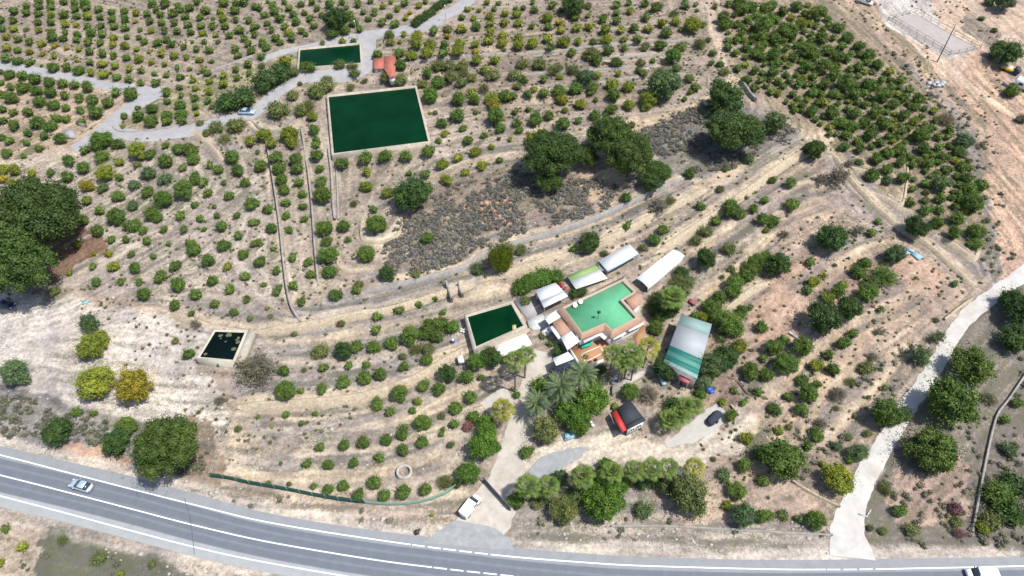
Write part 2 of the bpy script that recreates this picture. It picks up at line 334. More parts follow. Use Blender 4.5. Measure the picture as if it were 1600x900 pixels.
band([(0, 610), (120, 640), (240, 672), (330, 700)], .8, (120, 115, 110), .8)
band([(735, 455), (800, 432), (900, 398), (1010, 350), (1075, 310), (1150, 285), (1230, 240), (1290, 215)], 2.2, (206, 186, 160))
band([(420, 520), (520, 510), (640, 490), (720, 468), (800, 445)], 1.3, (208, 188, 160), .9)
band([(500, 455), (560, 448), (640, 436), (730, 420)], 1.0, (204, 186, 162), .8)
band([(1190, 735), (1230, 650), (1290, 590), (1360, 520), (1430, 480)], .9, (212, 184, 154), .9)
band([(1180, 650), (1240, 600), (1270, 550), (1330, 505), (1400, 470)], .8, (212, 184, 154), .9)
band([(1290, 700), (1340, 640), (1390, 580), (1410, 540)], .6, (206, 184, 162), .8)
band([(1140, 420), (1190, 380), (1240, 345), (1320, 330)], .7, (210, 184, 156), .7)
band([(1100, -20), (1112, 30), (1122, 75), (1140, 118), (1155, 130)], 1.1, (206, 182, 160))
band([(980, 195), (1060, 178), (1110, 155), (1150, 128)], 1.8, (212, 190, 158))
band([(1310, -20), (1380, 60), (1460, 130), (1560, 240), (1640, 330)], 1.2, (216, 186, 160), .6)
band([(-40, 245), (60, 256), (110, 238)], 1.5, (196, 182, 164), .8)
band([(120, 462), (260, 490), (330, 510)], .8, (190, 168, 148), .9)
band([(100, 385), (160, 365), (215, 390)], .3, (214, 204, 190), .8)
band([(545, 330), (600, 310), (640, 262), (700, 240)], .5, (208, 194, 174), .8)
band([(567, 372), (600, 378), (628, 350)], 1.2, (214, 202, 182), .9)
for k in range(26):
    r_ = np.random.RandomState(k+5); a_ = 95+r_.rand()*330; b_ = 250+r_.rand()*235; L_ = r_.uniform(35, 95)
    band([(a_, b_), (a_+L_*.5, b_-L_*.27), (a_+L_, b_-L_*.62)], .3, (206, 192, 174), .65, .1, .6)
for a_, b_, q_ in ((275, 325, 10), (250, 425, 9), (395, 300, 9), (215, 430, 7), (560, 250, 8), (740, 225, 10), (280, 385, 8), (150, 225, 12), (40, 235, 14)):
    soil([(a_-q_*1.6, b_+q_), (a_, b_-q_*.4), (a_+q_*1.8, b_-q_), (a_+q_*.4, b_+q_*.6)], (122, 130, 88), .9, .55, .5)
for w in WALLS:
    if w[2] >= .6: band(w[1], w[2]*.9, (204, 184, 154) if w[1][0][0] > 300 else (180, 170, 158), .55)
rtp = [(a, b-3) for a, b in ROAD_TOP_PX]; rbp = [(a, b+6) for a, b in ROAD_BOT_PX]
band(rtp, 1.6, (214, 202, 188), .85, .2); band(rbp, 1.6, (208, 194, 180), .8, .3)
# each terrace: trodden pale lip, weedy grey planting strip behind it, darker grey weedy strip below its bank
for w in WALLS:
    if w[2] < .5 or 'garden' in w[0] or 'curved' in w[0] or 'right orchard' in w[0] or w[1][0][1] < 200 and w[1][0][0] > 600: continue
    p = w[5]; m = (XX > p[:, 0].min()-7) & (XX < p[:, 0].max()+7) & (YY > p[:, 1].min()-7) & (YY < p[:, 1].max()+7); d, s, al, T = polydist(jx[m]*.25+XX[m]*.75, jy[m]*.25+YY[m]*.75, p); d = d*s
    e = np.clip(np.minimum(al, T-al)/3, 0, 1)
    for a, b, c, k, wd in ((.3, 1.7, (214, 196, 170), .6, .05), (2.0, 4.6, (158, 150, 146), .6, .7), (-2.6, -.9, (150, 141, 134), .6, .6)):
        q = (np.clip((d-a)/.5+.5, 0, 1)*np.clip((b-d)/.5+.5, 0, 1)*k*e)[:, None]; SOIL[m] = SOIL[m]*(1-q)+L3(*c)*q; WEED[m] = WEED[m]*(1-q[:, 0])+wd*q[:, 0]
# drifting tone over everything
n1 = fbm(XX, YY, 22, 51)-.5; n2 = fbm(XX, YY, 6, 61, 4)-.5; n3 = fbm(XX, YY, 1.7, 71, 2)-.5
# fine streaks that follow the terraces (line-integral of noise along their direction)
dm = []
for px_ in [w[1] for w in WALLS]+[ROAD_TOP_PX[2:-2], [(60, 256), (110, 236), (165, 200), (225, 158)], [(1310, -20), (1460, 130), (1640, 330)], [(1100, -20), (1122, 75), (1155, 130)], [(1590, 440), (1480, 540), (1385, 690), (1333, 830)], [(100, 400), (180, 355), (260, 300)], [(200, 420), (300, 360), (380, 300)], [(0, 60), (150, 90), (300, 130)], [(200, 10), (330, 45), (450, 80)], [(1200, 60), (1300, 160), (1400, 260)], [(1300, 40), (1400, 130), (1480, 240)]]:
    p_ = smooth(P(px_), 3)[:, :2]; d_ = np.diff(p_, axis=0); dm += [(*(a_+b_/2), 2*math.atan2(b_[1], b_[0]), np.hypot(*b_)) for a_, b_ in zip(p_[:-1], d_)]
dm = np.array(dm); cx_, cy_ = np.meshgrid(gx[::10], gy[::10]); D2 = (cx_[..., None]-dm[:, 0])**2+(cy_[..., None]-dm[:, 1])**2; W_ = dm[:, 3]/(D2+30)**1.6; A2 = np.arctan2((W_*np.sin(dm[:, 2])).sum(-1), (W_*np.cos(dm[:, 2])).sum(-1))/2
gi = np.clip((np.arange(len(gy))/10+.5).astype(int), 0, A2.shape[0]-1); gj = np.clip((np.arange(len(gx))/10+.5).astype(int), 0, A2.shape[1]-1); ux = np.cos(A2)[gi][:, gj]; uy = np.sin(A2)[gi][:, gj]
wnz = np.random.RandomState(12).rand(len(gy), len(gx)); wnz = (wnz+np.roll(wnz, 1, 0)+np.roll(wnz, 1, 1)+np.roll(np.roll(wnz, 1, 1), 1, 0))/4; jj_, ii_ = np.meshgrid(np.arange(len(gx)), np.arange(len(gy))); acc = np.zeros(wnz.shape)
for sg_ in (-1, 1):
    fx_ = jj_.astype(float); fy_ = ii_.astype(float)
    for q_ in range(14):
        a_ = np.clip(fy_.astype(int), 0, len(gy)-1); b_ = np.clip(fx_.astype(int), 0, len(gx)-1); acc += wnz[a_, b_]; s_ = np.sign(ux[a_, b_]*ux+uy[a_, b_]*uy+1e-9)*sg_; fx_ += ux[a_, b_]*s_; fy_ += uy[a_, b_]*s_
acc = (acc-acc.mean())/acc.std(); ST = np.zeros(XX.shape); ST[i0:i0+len(gy), j0:j0+len(gx)] = np.clip(acc, -2, 2)
SOIL *= (1+.11*ST)[..., None]; WEED = np.clip(WEED-.16*ST, 0, 1)
SOIL[:] = SOIL*.88+SOIL.mean(-1, keepdims=True)*np.array([.13, .12, .115]); SOIL *= .60; SOIL *= (1+n1*.3+n2*.6+n3*.5)[..., None]; SOIL[..., 2] *= 1-n2*.18; WEED = np.clip(WEED+n2*.7, 0, 1)
def ground_mat():
    m, n, l, b = newmat('dry_soil')
    a = n.new('ShaderNodeVertexColor'); a.layer_name = 'Col'
    sep = n.new('ShaderNodeAttribute'); sep.attribute_name = 'Weed'
    t = noise_n(n, l, 1.4, 8, .72, 'Object'); c = mixc(n, l, 1, a.outputs[0], ramp(n, l, t.outputs[0], .3, .7, (.55, .545, .55, 1), (1.42, 1.41, 1.39, 1)), 'MULTIPLY')
    # stones
    tc = n.new('ShaderNodeTexCoord'); v = n.new('ShaderNodeTexVoronoi'); v.inputs['Scale'].default_value = 1.6; l.new(tc.outputs['Object'], v.inputs['Vector'])
    st = ramp(n, l, v.outputs['Distance'], .10, .17, (1, 1, 1, 1), (0, 0, 0, 1)); sm = noise_n(n, l, .15, 3); sr = ramp(n, l, sm.outputs[0], .45, .6)
    mul = n.new('ShaderNodeMath'); mul.operation = 'MULTIPLY'; l.new(st, mul.inputs[0]); l.new(sr, mul.inputs[1])
    c = mixc(n, l, mul.outputs[0], c, (.38, .35, .32, 1))
    # low dry weeds and herbs growing in the soil
    w = noise_n(n, l, 2.3, 7, .75); md = n.new('ShaderNodeMath'); md.operation = 'MULTIPLY_ADD'; l.new(sep.outputs['Fac'], md.inputs[0]); md.inputs[1].default_value = .34; l.new(w.outputs[0], md.inputs[2])
    wf = ramp(n, l, md.outputs[0], .66, .78); wc = noise_n(n, l, .35, 3); wcol = ramp(n, l, wc.outputs[0], .4, .62, (.115, .108, .098, 1), (.095, .100, .055, 1))
    mf = n.new('ShaderNodeMath'); mf.operation = 'MULTIPLY'; l.new(wf, mf.inputs[0]); mf.inputs[1].default_value = .7
    c = mixc(n, l, mf.outputs[0], c, wcol)
    l.new(c, b.inputs['Base Color']); b.inputs['Roughness'].default_value = .95; b.inputs['Specular IOR Level'].default_value = .1
    tb = noise_n(n, l, 3, 6, .7); bump(n, l, b, tb.outputs[0], .9, .25)
    return m
nr, nc = XX.shape; idx = np.arange(nr*nc).reshape(nr, nc)
quads = np.stack([idx[:-1, :-1], idx[:-1, 1:], idx[1:, 1:], idx[1:, :-1]], -1).reshape(-1, 4)
gm = MB(); gm.add(np.stack([XX, YY, ZZ], -1).reshape(-1, 3), quads, np.c_[np.clip(SOIL.reshape(-1, 3), 0, .9), np.ones(nr*nc)])
ground = gm.obj('ground', ground_mat(), None, True); tag(ground, kind='structure')
at_ = ground.data.attributes.new('Weed', 'FLOAT', 'POINT'); at_.data.foreach_set('value', WEED.ravel())
# ------------------------------------------------------------------ road, lanes, tracks
def strip(name, left, right, mat, lift=.05, n_across=6, jit=0, label=None, uvs=True, parent=None):
    """surface between two world polylines with the same count"""
    Lp, Rp = np.array(left)[:, :2], np.array(right)[:, :2]; t = np.linspace(0, 1, n_across+1)
    g = Lp[:, None]*(1-t[None, :, None])+Rp[:, None]*t[None, :, None]
    if jit:
        e = (vnoise(g[:, 0, 0], g[:, 0, 1], 1.3, 5)-.5)*jit; e2 = (vnoise(g[:, -1, 0], g[:, -1, 1], 1.3, 6)-.5)*jit; d = Rp-Lp; d /= np.linalg.norm(d, axis=1)[:, None]
        g[:, 0] += d*e[:, None]; g[:, -1] += d*e2[:, None]
    z = H(g[..., 0], g[..., 1])+lift; m, k = z.shape; z[:, 0] -= lift*.4 if jit else 0; z[:, -1] -= lift*.4 if jit else 0
    ii = np.arange(m*k).reshape(m, k); q = np.stack([ii[:-1, :-1], ii[:-1, 1:], ii[1:, 1:], ii[1:, :-1]], -1).reshape(-1, 4)
    mb = MB(); al = np.r_[0, np.cumsum(np.hypot(*np.diff(Lp, axis=0).T))]
    col = np.stack([np.broadcast_to(t[None], (m, k)), np.broadcast_to((al[:, None]/50) % 1, (m, k)), np.zeros((m, k)), np.ones((m, k))], -1).reshape(-1, 4)
    mb.add(np.c_[g.reshape(-1, 2), z.ravel()], q[:, ::-1] if np.cross(Rp[0]-Lp[0], Lp[1]-Lp[0]) < 0 else q, col); o = mb.obj(name, mat, parent, True)
    return tag(o, kind='structure') if parent is None else o
def lane(name, px, w, mat, lift=.06, jit=.5, n=10, ws=None):
    p = smooth(P(px), n)[:, :2]; seg = np.hypot(*np.diff(p, axis=0).T); al = np.r_[0, np.cumsum(seg)]; q = np.arange(0, al[-1], .5)
    p = np.c_[np.interp(q, al, p[:, 0]), np.interp(q, al, p[:, 1])]; d = np.gradient(p, axis=0); d /= np.linalg.norm(d, axis=1)[:, None]; nn = np.c_[-d[:, 1], d[:, 0]]
    ww = np.full(len(p), w/2.) if ws is None else np.interp(np.linspace(0, 1, len(p)), np.linspace(0, 1, len(ws)), ws)/2
    return strip(name, p+nn*ww[:, None], p-nn*ww[:, None], mat, lift, max(4, int(w*1.5)), jit)
def asphalt():
    m, n, l, b = newmat('asphalt'); a = n.new('ShaderNodeVertexColor'); a.layer_name = 'Col'; s = n.new('ShaderNodeSeparateColor'); l.new(a.outputs[0], s.inputs[0])
    r = n.new('ShaderNodeValToRGB'); e = r.color_ramp.elements; e[0].position = 0; e[1].position = 1
    A = (.195, .205, .215, 1); B = (.105, .118, .14, 1); Cc = (.14, .153, .17, 1); e[0].color = A; e[1].color = (.26, .27, .27, 1)
    for p_, c_ in ((.205, A), (.225, B), (.30, B), (.335, Cc), (.37, B), (.46, B), (.50, Cc), (.53, B), (.60, B), (.63, Cc), (.67, B), (.76, B), (.785, (.25, .26, .265, 1))):
        x = e.new(p_); x.color = c_
    l.new(s.outputs[0], r.inputs[0]); t = noise_n(n, l, .6, 7, .7); t2 = noise_n(n, l, 14, 3, .8)
    c = mixc(n, l, 1, r.outputs[0], ramp(n, l, t.outputs[0], .3, .7, (.88, .88, .88, 1), (1.1, 1.1, 1.1, 1)), 'MULTIPLY')
    c = mixc(n, l, 1, c, ramp(n, l, t2.outputs[0], .3, .7, (.92, .92, .92, 1), (1.08, 1.08, 1.08, 1)), 'MULTIPLY')
    l.new(c, b.inputs['Base Color']); b.inputs['Roughness'].default_value = .8; bump(n, l, b, t2.outputs[0], .2, .02); return m
def resample(pw, n): 
    p = smooth(pw, 8)[:, :2]; xs = np.linspace(max(p[0, 0], -190), min(p[-1, 0], 215), n); return np.c_[xs, np.interp(xs, p[:, 0], p[:, 1])]
rtL, rbL = resample(rt, 700), resample(rb, 700)
ext = lambda P_: np.vstack([P_[0]+(P_[0]-P_[3])*200, P_, P_[-1]+(P_[-1]-P_[-4])*200])
strip('road', ext(rtL), ext(rbL), asphalt(), .05, 24)
PAINT = surf('road_paint', (.72, .73, .74, 1), .18, 3, .7, bmp=.1)
def paint(px, w=.16, dash=None):
    p = smooth(hit(*np.array(px, float).T, flat), 8)[:, :2]; seg = np.hypot(*np.diff(p, axis=0).T); al = np.r_[0, np.cumsum(seg)]; mb = MB()
    spans = [(0, al[-1])] if not dash else dash(al, p)
    for s0, s1 in spans:
        q = np.linspace(s0, s1, max(2, int((s1-s0)/1.5))); c = np.c_[np.interp(q, al, p[:, 0]), np.interp(q, al, p[:, 1])]; d = np.gradient(c, axis=0); d /= np.linalg.norm(d, axis=1)[:, None]; nn = np.c_[-d[:, 1], d[:, 0]]
        a = c+nn*w/2; b_ = c-nn*w/2; k = len(c); v = np.c_[np.r_[a, b_], H(np.r_[a, b_][:, 0], np.r_[a, b_][:, 1])+.058]
        i = np.arange(k-1); mb.add(v, np.c_[i, i+k, i+k+1, i+1])
    return mb
def dashes(u0, u1, L=1.0, gap=.9):
    def f(al, p):
        a = hit(np.array([u0[0]*1.]), np.array([u0[1]*1.]), flat)[0]; b_ = hit(np.array([u1[0]*1.]), np.array([u1[1]*1.]), flat)[0]
        sa = np.interp(a[0], p[:, 0], al); sb = np.interp(b_[0], p[:, 0], al); out = [(0, sa)]; s = sa+gap*.5
        while s < sb: out.append((s, s+L)); s += L+gap
        out.append((s, al[-1])); return out
    return f
top_line = [(-400, 622), (-200, 663), (0, 711), (100, 737), (200, 763), (300, 788), (400, 812), (500, 830), (642, 851), (720, 861), (800, 870), (900, 878), (1000, 884), (1200, 889.5), (1290, 890), (1365, 889.5), (1600, 884.5), (1900, 876)]
cen_line = [(-400, 648), (-200, 693), (0, 742.5), (100, 768), (200, 794), (300, 820), (400, 843), (500, 861), (600, 877), (675, 886.5), (760, 896), (900, 909), (1200, 923), (1600, 920), (1900, 913)]
low_line = [(-400, 678), (-200, 724), (0, 775), (100, 801), (200, 828), (300, 854), (400, 876), (550, 902), (700, 925), (900, 945), (1200, 956), (1600, 955), (1900, 947)]
def d2(al, p): 
    A = dashes((642, 851), (762, 866), 2.2, .5)(al, p); Bx = dashes((1290, 890), (1365, 889), 2.2, .5)(al, p); s = A[-1][0]; return A[:-1]+[(s, Bx[0][1])]+Bx[1:]
for ln, ds in ((top_line, d2), (cen_line, dashes((675, 886), (800, 900), 2.2, .6)), (low_line, None)):
    o = paint(ln, .2, ds).obj('road_marking', PAINT); tag(o, kind='structure')
SEAM = surf('tar_seam', (.07, .075, .085, 1), .3, 3)
o = paint([(288, 779), (296, 805), (300, 830), (304, 866)], .1, None).obj('road_seam', SEAM); o.location.z = .004; tag(o, kind='structure')
CONC = surf('pale_concrete', (.26, .255, .26, 1), .15, .5, .9, stain=(.31, .30, .285, 1))
CHALK = surf('white_track_gravel', (.42, .405, .38, 1), .14, .5, .95, stain=(.33, .30, .265, 1))
DRIVE = surf('driveway_concrete', (.38, .345, .30, 1), .2, .6, .9, stain=(.30, .25, .20, 1))
GREYC = surf('grey_gravel', (.24, .25, .25, 1), .22, .8, .9)
lane('lane', [(760, -40), (735, -2), (700, 22), (662, 42), (620, 49), (575, 55), (510, 66), (470, 75), (436, 83), (408, 95)], 4.6, CONC, .07, .4, ws=[4.6, 4.6, 4.6, 5, 4, 3.6, 2.4])
lane('lane', [(577, 50), (574, 80), (570, 108), (545, 116), (500, 119), (462, 128), (432, 146), (410, 166), (385, 182), (345, 191), (290, 205), (240, 213), (200, 211), (168, 204)], 4.4, CONC, .09, .4)
lane('lane', [(-80, 92), (0, 103), (60, 113), (130, 126), (190, 138), (240, 143)], 3.6, CONC, .07, .4)
lane('lane', [(254, 140), (225, 158), (192, 178), (165, 200), (135, 222), (112, 236)], 5, CONC, .11, .5, ws=[5, 5.2, 5, 4.4, 3.5])
lane('track', [(1700, 350), (1620, 412), (1580, 442), (1540, 470), (1507, 500), (1480, 540), (1450, 590), (1415, 640), (1385, 690), (1355, 740), (1335, 785), (1325, 830), (1333, 874)], 4, CHALK, .11, .45, n=14, ws=[3.0, 3.0, 3.1, 3.2, 3.1, 2.9, 2.9, 3.0, 3.2, 3.4, 4.0, 7.4])
lane('driveway', [(741, 838), (753, 822), (775, 785), (792, 750), (800, 715), (812, 680), (822, 640), (832, 605), (842, 572), (848, 550)], 6, DRIVE, .07, .5, ws=[8.5, 8.5, 6.8, 5.6, 5.4, 5.4, 5, 4.6, 4.4])
def pstrip(name, A, B, mat, lift, jit=.5):
    f = lambda q: (lambda p, al: np.c_[np.interp(np.linspace(0, al[-1], 40), al, p[:, 0]), np.interp(np.linspace(0, al[-1], 40), al, p[:, 1])])(*(lambda p: (p, np.r_[0, np.cumsum(np.hypot(*np.diff(p, axis=0).T))]))(smooth(P(q), 6)[:, :2]))
    return strip(name, f(A), f(B), mat, lift, 14, jit)
pstrip('driveway_apron', [(664, 849), (680, 834), (698, 820), (712, 813)], [(803, 861), (795, 842), (778, 828), (762, 822)], GREYC, .10)
pstrip('grey_gravel_yard', [(824, 741), (832, 724), (850, 712), (880, 703), (910, 698)], [(846, 748), (862, 740), (880, 731), (898, 720), (916, 704)], GREYC, .09, .8)
pstrip('sand_arena', [(1390, 29), (1411, 22), (1433, 16)], [(1479, 94), (1504, 87), (1528, 81)], surf('arena_sand', (.30, .27, .25, 1), .12, .5, .95), .06, .1)
lane('ramp', [(1040, 695), (1075, 680), (1105, 660), (1130, 640)], 4, surf('white_concrete_ramp', (.35, .335, .305, 1), .15, .6), .09, .4, ws=[1, 3.2, 3.8, 3.6])
lane('yard_path', [(800, 620), (780, 630), (760, 645)], 5, DRIVE, .10, .5)
# ------------------------------------------------------------------ terrace walls as things
STONE = surf('dry_stone', (.40, .33, .235, 1), .4, 2.2, .95, stain=(.26, .21, .155, 1), bmp=.8)
GSTONE = surf('grey_render', (.27, .25, .23, 1), .3, 1.2, .95, stain=(.17, .16, .15, 1), bmp=.5)
def wall_strip(name, p, th, top, low, mat, parent=None, batter=0):
    """p world xy; the wall stands on the ground on both sides"""
    p = np.array(p)[:, :2]; seg = np.hypot(*np.diff(p, axis=0).T); al = np.r_[0, np.cumsum(seg)]; q = np.linspace(0, al[-1], max(3, int(al[-1]/.7)))
    c = np.c_[np.interp(q, al, p[:, 0]), np.interp(q, al, p[:, 1])]; d = np.gradient(c, axis=0); d /= np.linalg.norm(d, axis=1)[:, None]+1e-9; nn = np.c_[-d[:, 1], d[:, 0]]
    a = c+nn*th/2; b_ = c-nn*th/2; b2 = c-nn*(th/2+batter)
    zu = H(c[:, 0]+nn[:, 0]*.55, c[:, 1]+nn[:, 1]*.55); zl = H(c[:, 0]-nn[:, 0]*.6, c[:, 1]-nn[:, 1]*.6); zt = np.maximum(zu, zl)+top+(vnoise(q, q*0, .8, 3)-.5)*.12; zb = np.minimum(zu, zl)-low
    k = len(c); v = np.vstack([np.c_[b2, zb], np.c_[b_, zt], np.c_[a, zt], np.c_[a, zb]]); i = np.arange(k-1); F = [np.c_[i+r*k, i+1+r*k, i+1+(r+1)*k, i+(r+1)*k][:, ::-1] for r in range(3)]
    F.append(np.array([[0, k, 2*k, 3*k]])); F.append(np.array([[k-1, 4*k-1, 3*k-1, 2*k-1]])); return MB().add(v, F).obj(name, mat, parent)
for k, w in enumerate(WALLS):
    if w[4] == 1:
        grey = 'concrete' in w[0] or 'garden' in w[0] or 'pale' in w[0]
        p = w[5]; o = wall_strip('retaining_wall', p, .4 if w[2] > .9 else .3, .12, .3, GSTONE if grey else STONE, batter=.15 if grey else w[2]*.55); tag(o, w[0], 'stone wall', 'terrace walls')
def free_wall(name, px, h, th, mat, label, cat, batter=0): return tag(wall_strip(name, smooth(P(px), 5), th, h, .4, mat, None, batter), label, cat)
free_wall('low_wall', [(955, 823), (1050, 824), (1150, 829), (1300, 837)], .5, .3, GSTONE, 'low whitish wall along the top of the road bank', 'wall')
free_wall('low_wall', [(1238, 752), (1270, 772), (1312, 793)], .5, .3, STONE, 'short tan wall running down to the white track', 'wall')
free_wall('pipe_wall', [(1602, 585), (1575, 625), (1555, 655), (1535, 740), (1524, 800), (1518, 832)], .5, .35, GSTONE, 'thin pale wall curving down through the scrub at far right', 'wall')
free_wall('low_wall', [(1475, 500), (1500, 480), (1520, 466)], .6, .4, STONE, 'short stone wall on the left edge of the white track', 'wall')
free_wall('irrigation_channel', [(516, 240), (519, 280), (521, 320), (524, 346)], .7, .5, GSTONE, 'pale concrete channel running down from the corner of the large reservoir', 'channel')
free_wall('irrigation_channel', [(524, 246), (527, 290), (529, 345)], .3, .35, GSTONE, 'second thinner concrete channel beside the citrus bushes below the reservoir', 'channel')
free_wall('low_wall', [(258, 138), (300, 124), (350, 104), (400, 86)], .4, .3, GSTONE, 'thin pale kerb wall above the wedge shaped orchard plot', 'wall')
free_wall('low_wall', [(176, 198), (188, 206), (220, 206), (262, 200), (298, 190)], .3, .3, GSTONE, 'pale kerb wall along the inner side of the lane bend', 'wall')
free_wall('low_wall', [(1156, 130), (1164, 140), (1172, 152), (1180, 160)], 1.2, .5, GSTONE, 'short grey concrete wall above the big dark pine', 'wall')
free_wall('low_wall', [(1135, 592), (1152, 600), (1170, 620), (1200, 624)], .25, .2, BARK, 'thin dark kerb curving round the brown yard patch', 'kerb')
free_wall('low_wall', [(1232, 522), (1246, 532)], .5, .4, CHALK, 'short white wall under the round dark tree', 'wall')
free_wall('low_wall', [(1141, 635), (1153, 651)], .6, .3, STONE, 'short pale beam wall right of the dark covered trailer', 'wall')
free_wall('low_wall', [(697, 446), (702, 457), (706, 470)], 1.6, .4, GSTONE, 'left wing wall of the ramp cut in the terrace', 'wall')
free_wall('low_wall', [(716, 446), (723, 462)], 1.3, .4, GSTONE, 'right wing wall of the ramp cut in the terrace', 'wall')
# ------------------------------------------------------------------ buildings, basins
WHITE = surf('white_render', (.66, .65, .63, 1), .06, .8, .8, stain=(.55, .53, .50, 1), bmp=.1)
WROOF = surf('white_sheet_roof', (.60, .61, .61, 1), .06, .6, .6, stain=(.50, .51, .50, 1), wave=(.9, 'X', .5))
PANEL = surf('white_awning_cloth', (.68, .68, .68, 1), .04, .5, .8, stain=(.62, .62, .61, 1), bmp=.1)
GREENR = surf('green_roof_paint', (.085, .33, .175, 1), .1, .5, .8, stain=(.10, .345, .19, 1), bmp=.1)
TILE = surf('salmon_tiles', (.42, .25, .175, 1), .2, 1.6, .9, stain=(.46, .31, .23, 1), wave=(1.6, 'X', .55))
TILE2 = surf('red_tiles', (.42, .125, .09, 1), .2, 1.6, .9, stain=(.46, .19, .14, 1), wave=(1.4, 'X', 0))
ORANGE = surf('orange_terrace_tiles', (.32, .16, .08, 1), .12, 1.5, .8, stain=(.34, .19, .10, 1))
COPE = surf('beige_coping', (.36, .29, .22, 1), .15, 1, .9)
CONCW = surf('basin_concrete', (.36, .32, .26, 1), .25, .8, .95, stain=(.24, .215, .17, 1))
GLASS, _n, _l, _b = newmat('window_glass'); _b.inputs['Base Color'].default_value = (.03, .04, .05, 1); _b.inputs['Roughness'].default_value = .08
DARK = surf('dark_metal_and_shade', (.03, .03, .035, 1), .3, 3, .6); NET = surf('dark_shade_net', (.025, .03, .05, 1), .3, 3, .95)
GREYM = surf('grey_metal', (.35, .36, .37, 1), .15, 3, .5)
TEAL = surf('teal_sheet', (.01, .15, .12, 1), .1, .8, .6, wave=(1.1, 'X', -.35)); LTEAL = surf('faded_teal_sheet', (.07, .23, .185, 1), .1, .8, .6, wave=(1.1, 'X', -.35))
PTEAL = surf('pale_green_sheet', (.20, .31, .29, 1), .12, .6, .7, stain=(.26, .34, .32, 1), wave=(1.1, 'X', -.35)); PSHEET = surf('pale_grey_sheet', (.34, .365, .385, 1), .1, .5, .6, stain=(.40, .39, .37, 1), wave=(1.1, 'X', -.35))
RED = surf('red_paint', (.36, .028, .022, 1), .15, 2, .6); PINK = surf('faded_red_sheet', (.30, .07, .085, 1), .15, 2, .7); BLACKR = surf('black_felt_roof', (.022, .026, .035, 1), .3, 2, .8)
LGREEN = surf('pale_green_canvas', (.20, .29, .11, 1), .12, .8, .8); BLUEP = surf('light_blue_paint', (.22, .36, .42, 1), .1, 2, .6); BLUE = surf('blue_plastic', (.03, .10, .40, 1), .1, 2, .4)
def water_mat(name, c):
    m, n, l, b = newmat(name); t = noise_n(n, l, .12, 4, .6); l.new(mixc(n, l, ramp(n, l, t.outputs[0], .35, .65), tuple(x*.8 for x in c[:3])+(1,), tuple(x*1.25 for x in c[:3])+(1,)), b.inputs['Base Color'])
    b.inputs['Roughness'].default_value = .12; b.inputs['IOR'].default_value = 1.33; b.inputs['Specular IOR Level'].default_value = .12; t2 = noise_n(n, l, 3, 3); bump(n, l, b, t2.outputs[0], .12, .05); return m
GWATER = water_mat('green_water', (.001, .019, .0062, 1)); DWATER = water_mat('black_water', (.002, .006, .006, 1))
def inset(p, d):
    p = np.array(p, float)[:, :2]; n = len(p); A = np.sum(p[:, 0]*np.roll(p[:, 1], -1)-p[:, 1]*np.roll(p[:, 0], -1)); s = 1 if A > 0 else -1; out = []
    for i in range(n):
        e1 = p[i]-p[i-1]; e2 = p[(i+1) % n]-p[i]; e1 /= np.linalg.norm(e1); e2 /= np.linalg.norm(e2)
        n1 = np.array([-e1[1], e1[0]])*s; n2 = np.array([-e2[1], e2[0]])*s; b = n1+n2; b /= max(np.linalg.norm(b), .2); out.append(p[i]+b*d/max(b@n1, .35))
    return np.array(out)
def ring(mb, outer, inner, z0, z1, zin=None):
    n = len(outer); i = np.arange(n); j = (i+1) % n; o = outer[:, :2]; q = inner[:, :2]; zi = z0 if zin is None else zin
    v = np.vstack([np.c_[o, np.full(n, z0)], np.c_[o, np.full(n, z1)], np.c_[q, np.full(n, z1)], np.c_[q, np.full(n, zi)]])
    F = [np.c_[i, j, j+n, i+n], np.c_[i+n, j+n, j+2*n, i+2*n], np.c_[i+2*n, j+2*n, j+3*n, i+3*n]]
    A = np.sum(o[:, 0]*np.roll(o[:, 1], -1)-o[:, 1]*np.roll(o[:, 0], -1))
    if A < 0: F = [f[:, ::-1] for f in F]
    mb.add(v, F); return mb
def basin(px, hw, th, mat, wmat, label, wl=.45, weeds=0):
    c = P(px); zg = float(H(c[:, 0].mean(), c[:, 1].mean())); zt = zg+hw; o = at(*np.array(px, float).T, zt); q = inset(o, th); cc = o.mean(0)
    t = thing('reservoir', (cc[0], cc[1], zg), 0, label, 'reservoir'); off = np.array([cc[0], cc[1], zg])
    m = MB(); ring(m, o, q, zg-1.8, zt, zt-1.5); m.v[0] = m.v[0]-off; m.obj('basin_wall', mat, t)
    w = MB(); k = len(q); w.add(np.c_[q, np.full(k, zt-wl)]-off, np.array([list(range(k)) if np.sum(q[:, 0]*np.roll(q[:, 1], -1)-q[:, 1]*np.roll(q[:, 0], -1)) > 0 else list(range(k))[::-1]])); w.obj('water', wmat, t)
    if weeds:
        r = np.random.RandomState(3); am = surf('algae', (.085, .09, .035, 1), .4, 4)
        for a, b, s in ((.25, .15, .5), (.5, .1, .75), (.85, .2, .45), (.9, .35, .5), (.85, .6, .6), (.1, .85, .45), (.3, .25, .2), (.5, .35, .25), (.8, .27, .3)):
            e = q[0]*(1-a)*(1-b)+q[1]*a*(1-b)+q[2]*a*b+q[3]*(1-a)*b; th_ = np.arange(9)*2*math.pi/9; rr = s*(.6+.5*r.rand(9)); m = MB(); m.add(np.c_[e[0]+np.cos(th_)*rr, e[1]+np.sin(th_)*rr, np.full(9, zt-wl+.02)]-off, np.array([list(range(9))])); m.obj('algae_patch', am, t)
    return t, o, q, zt
R1 = basin([(509.5, 148), (651, 133), (673, 222), (518, 242)], 1.1, .55, CONCW, GWATER, 'largest square reservoir of deep green water with pale concrete rim', .5)
R2 = basin([(466, 75), (564, 66), (566, 99), (464, 107)], 1.1, .45, CONCW, GWATER, 'smaller oblong dark green reservoir beside the grey lane near the top', .5)
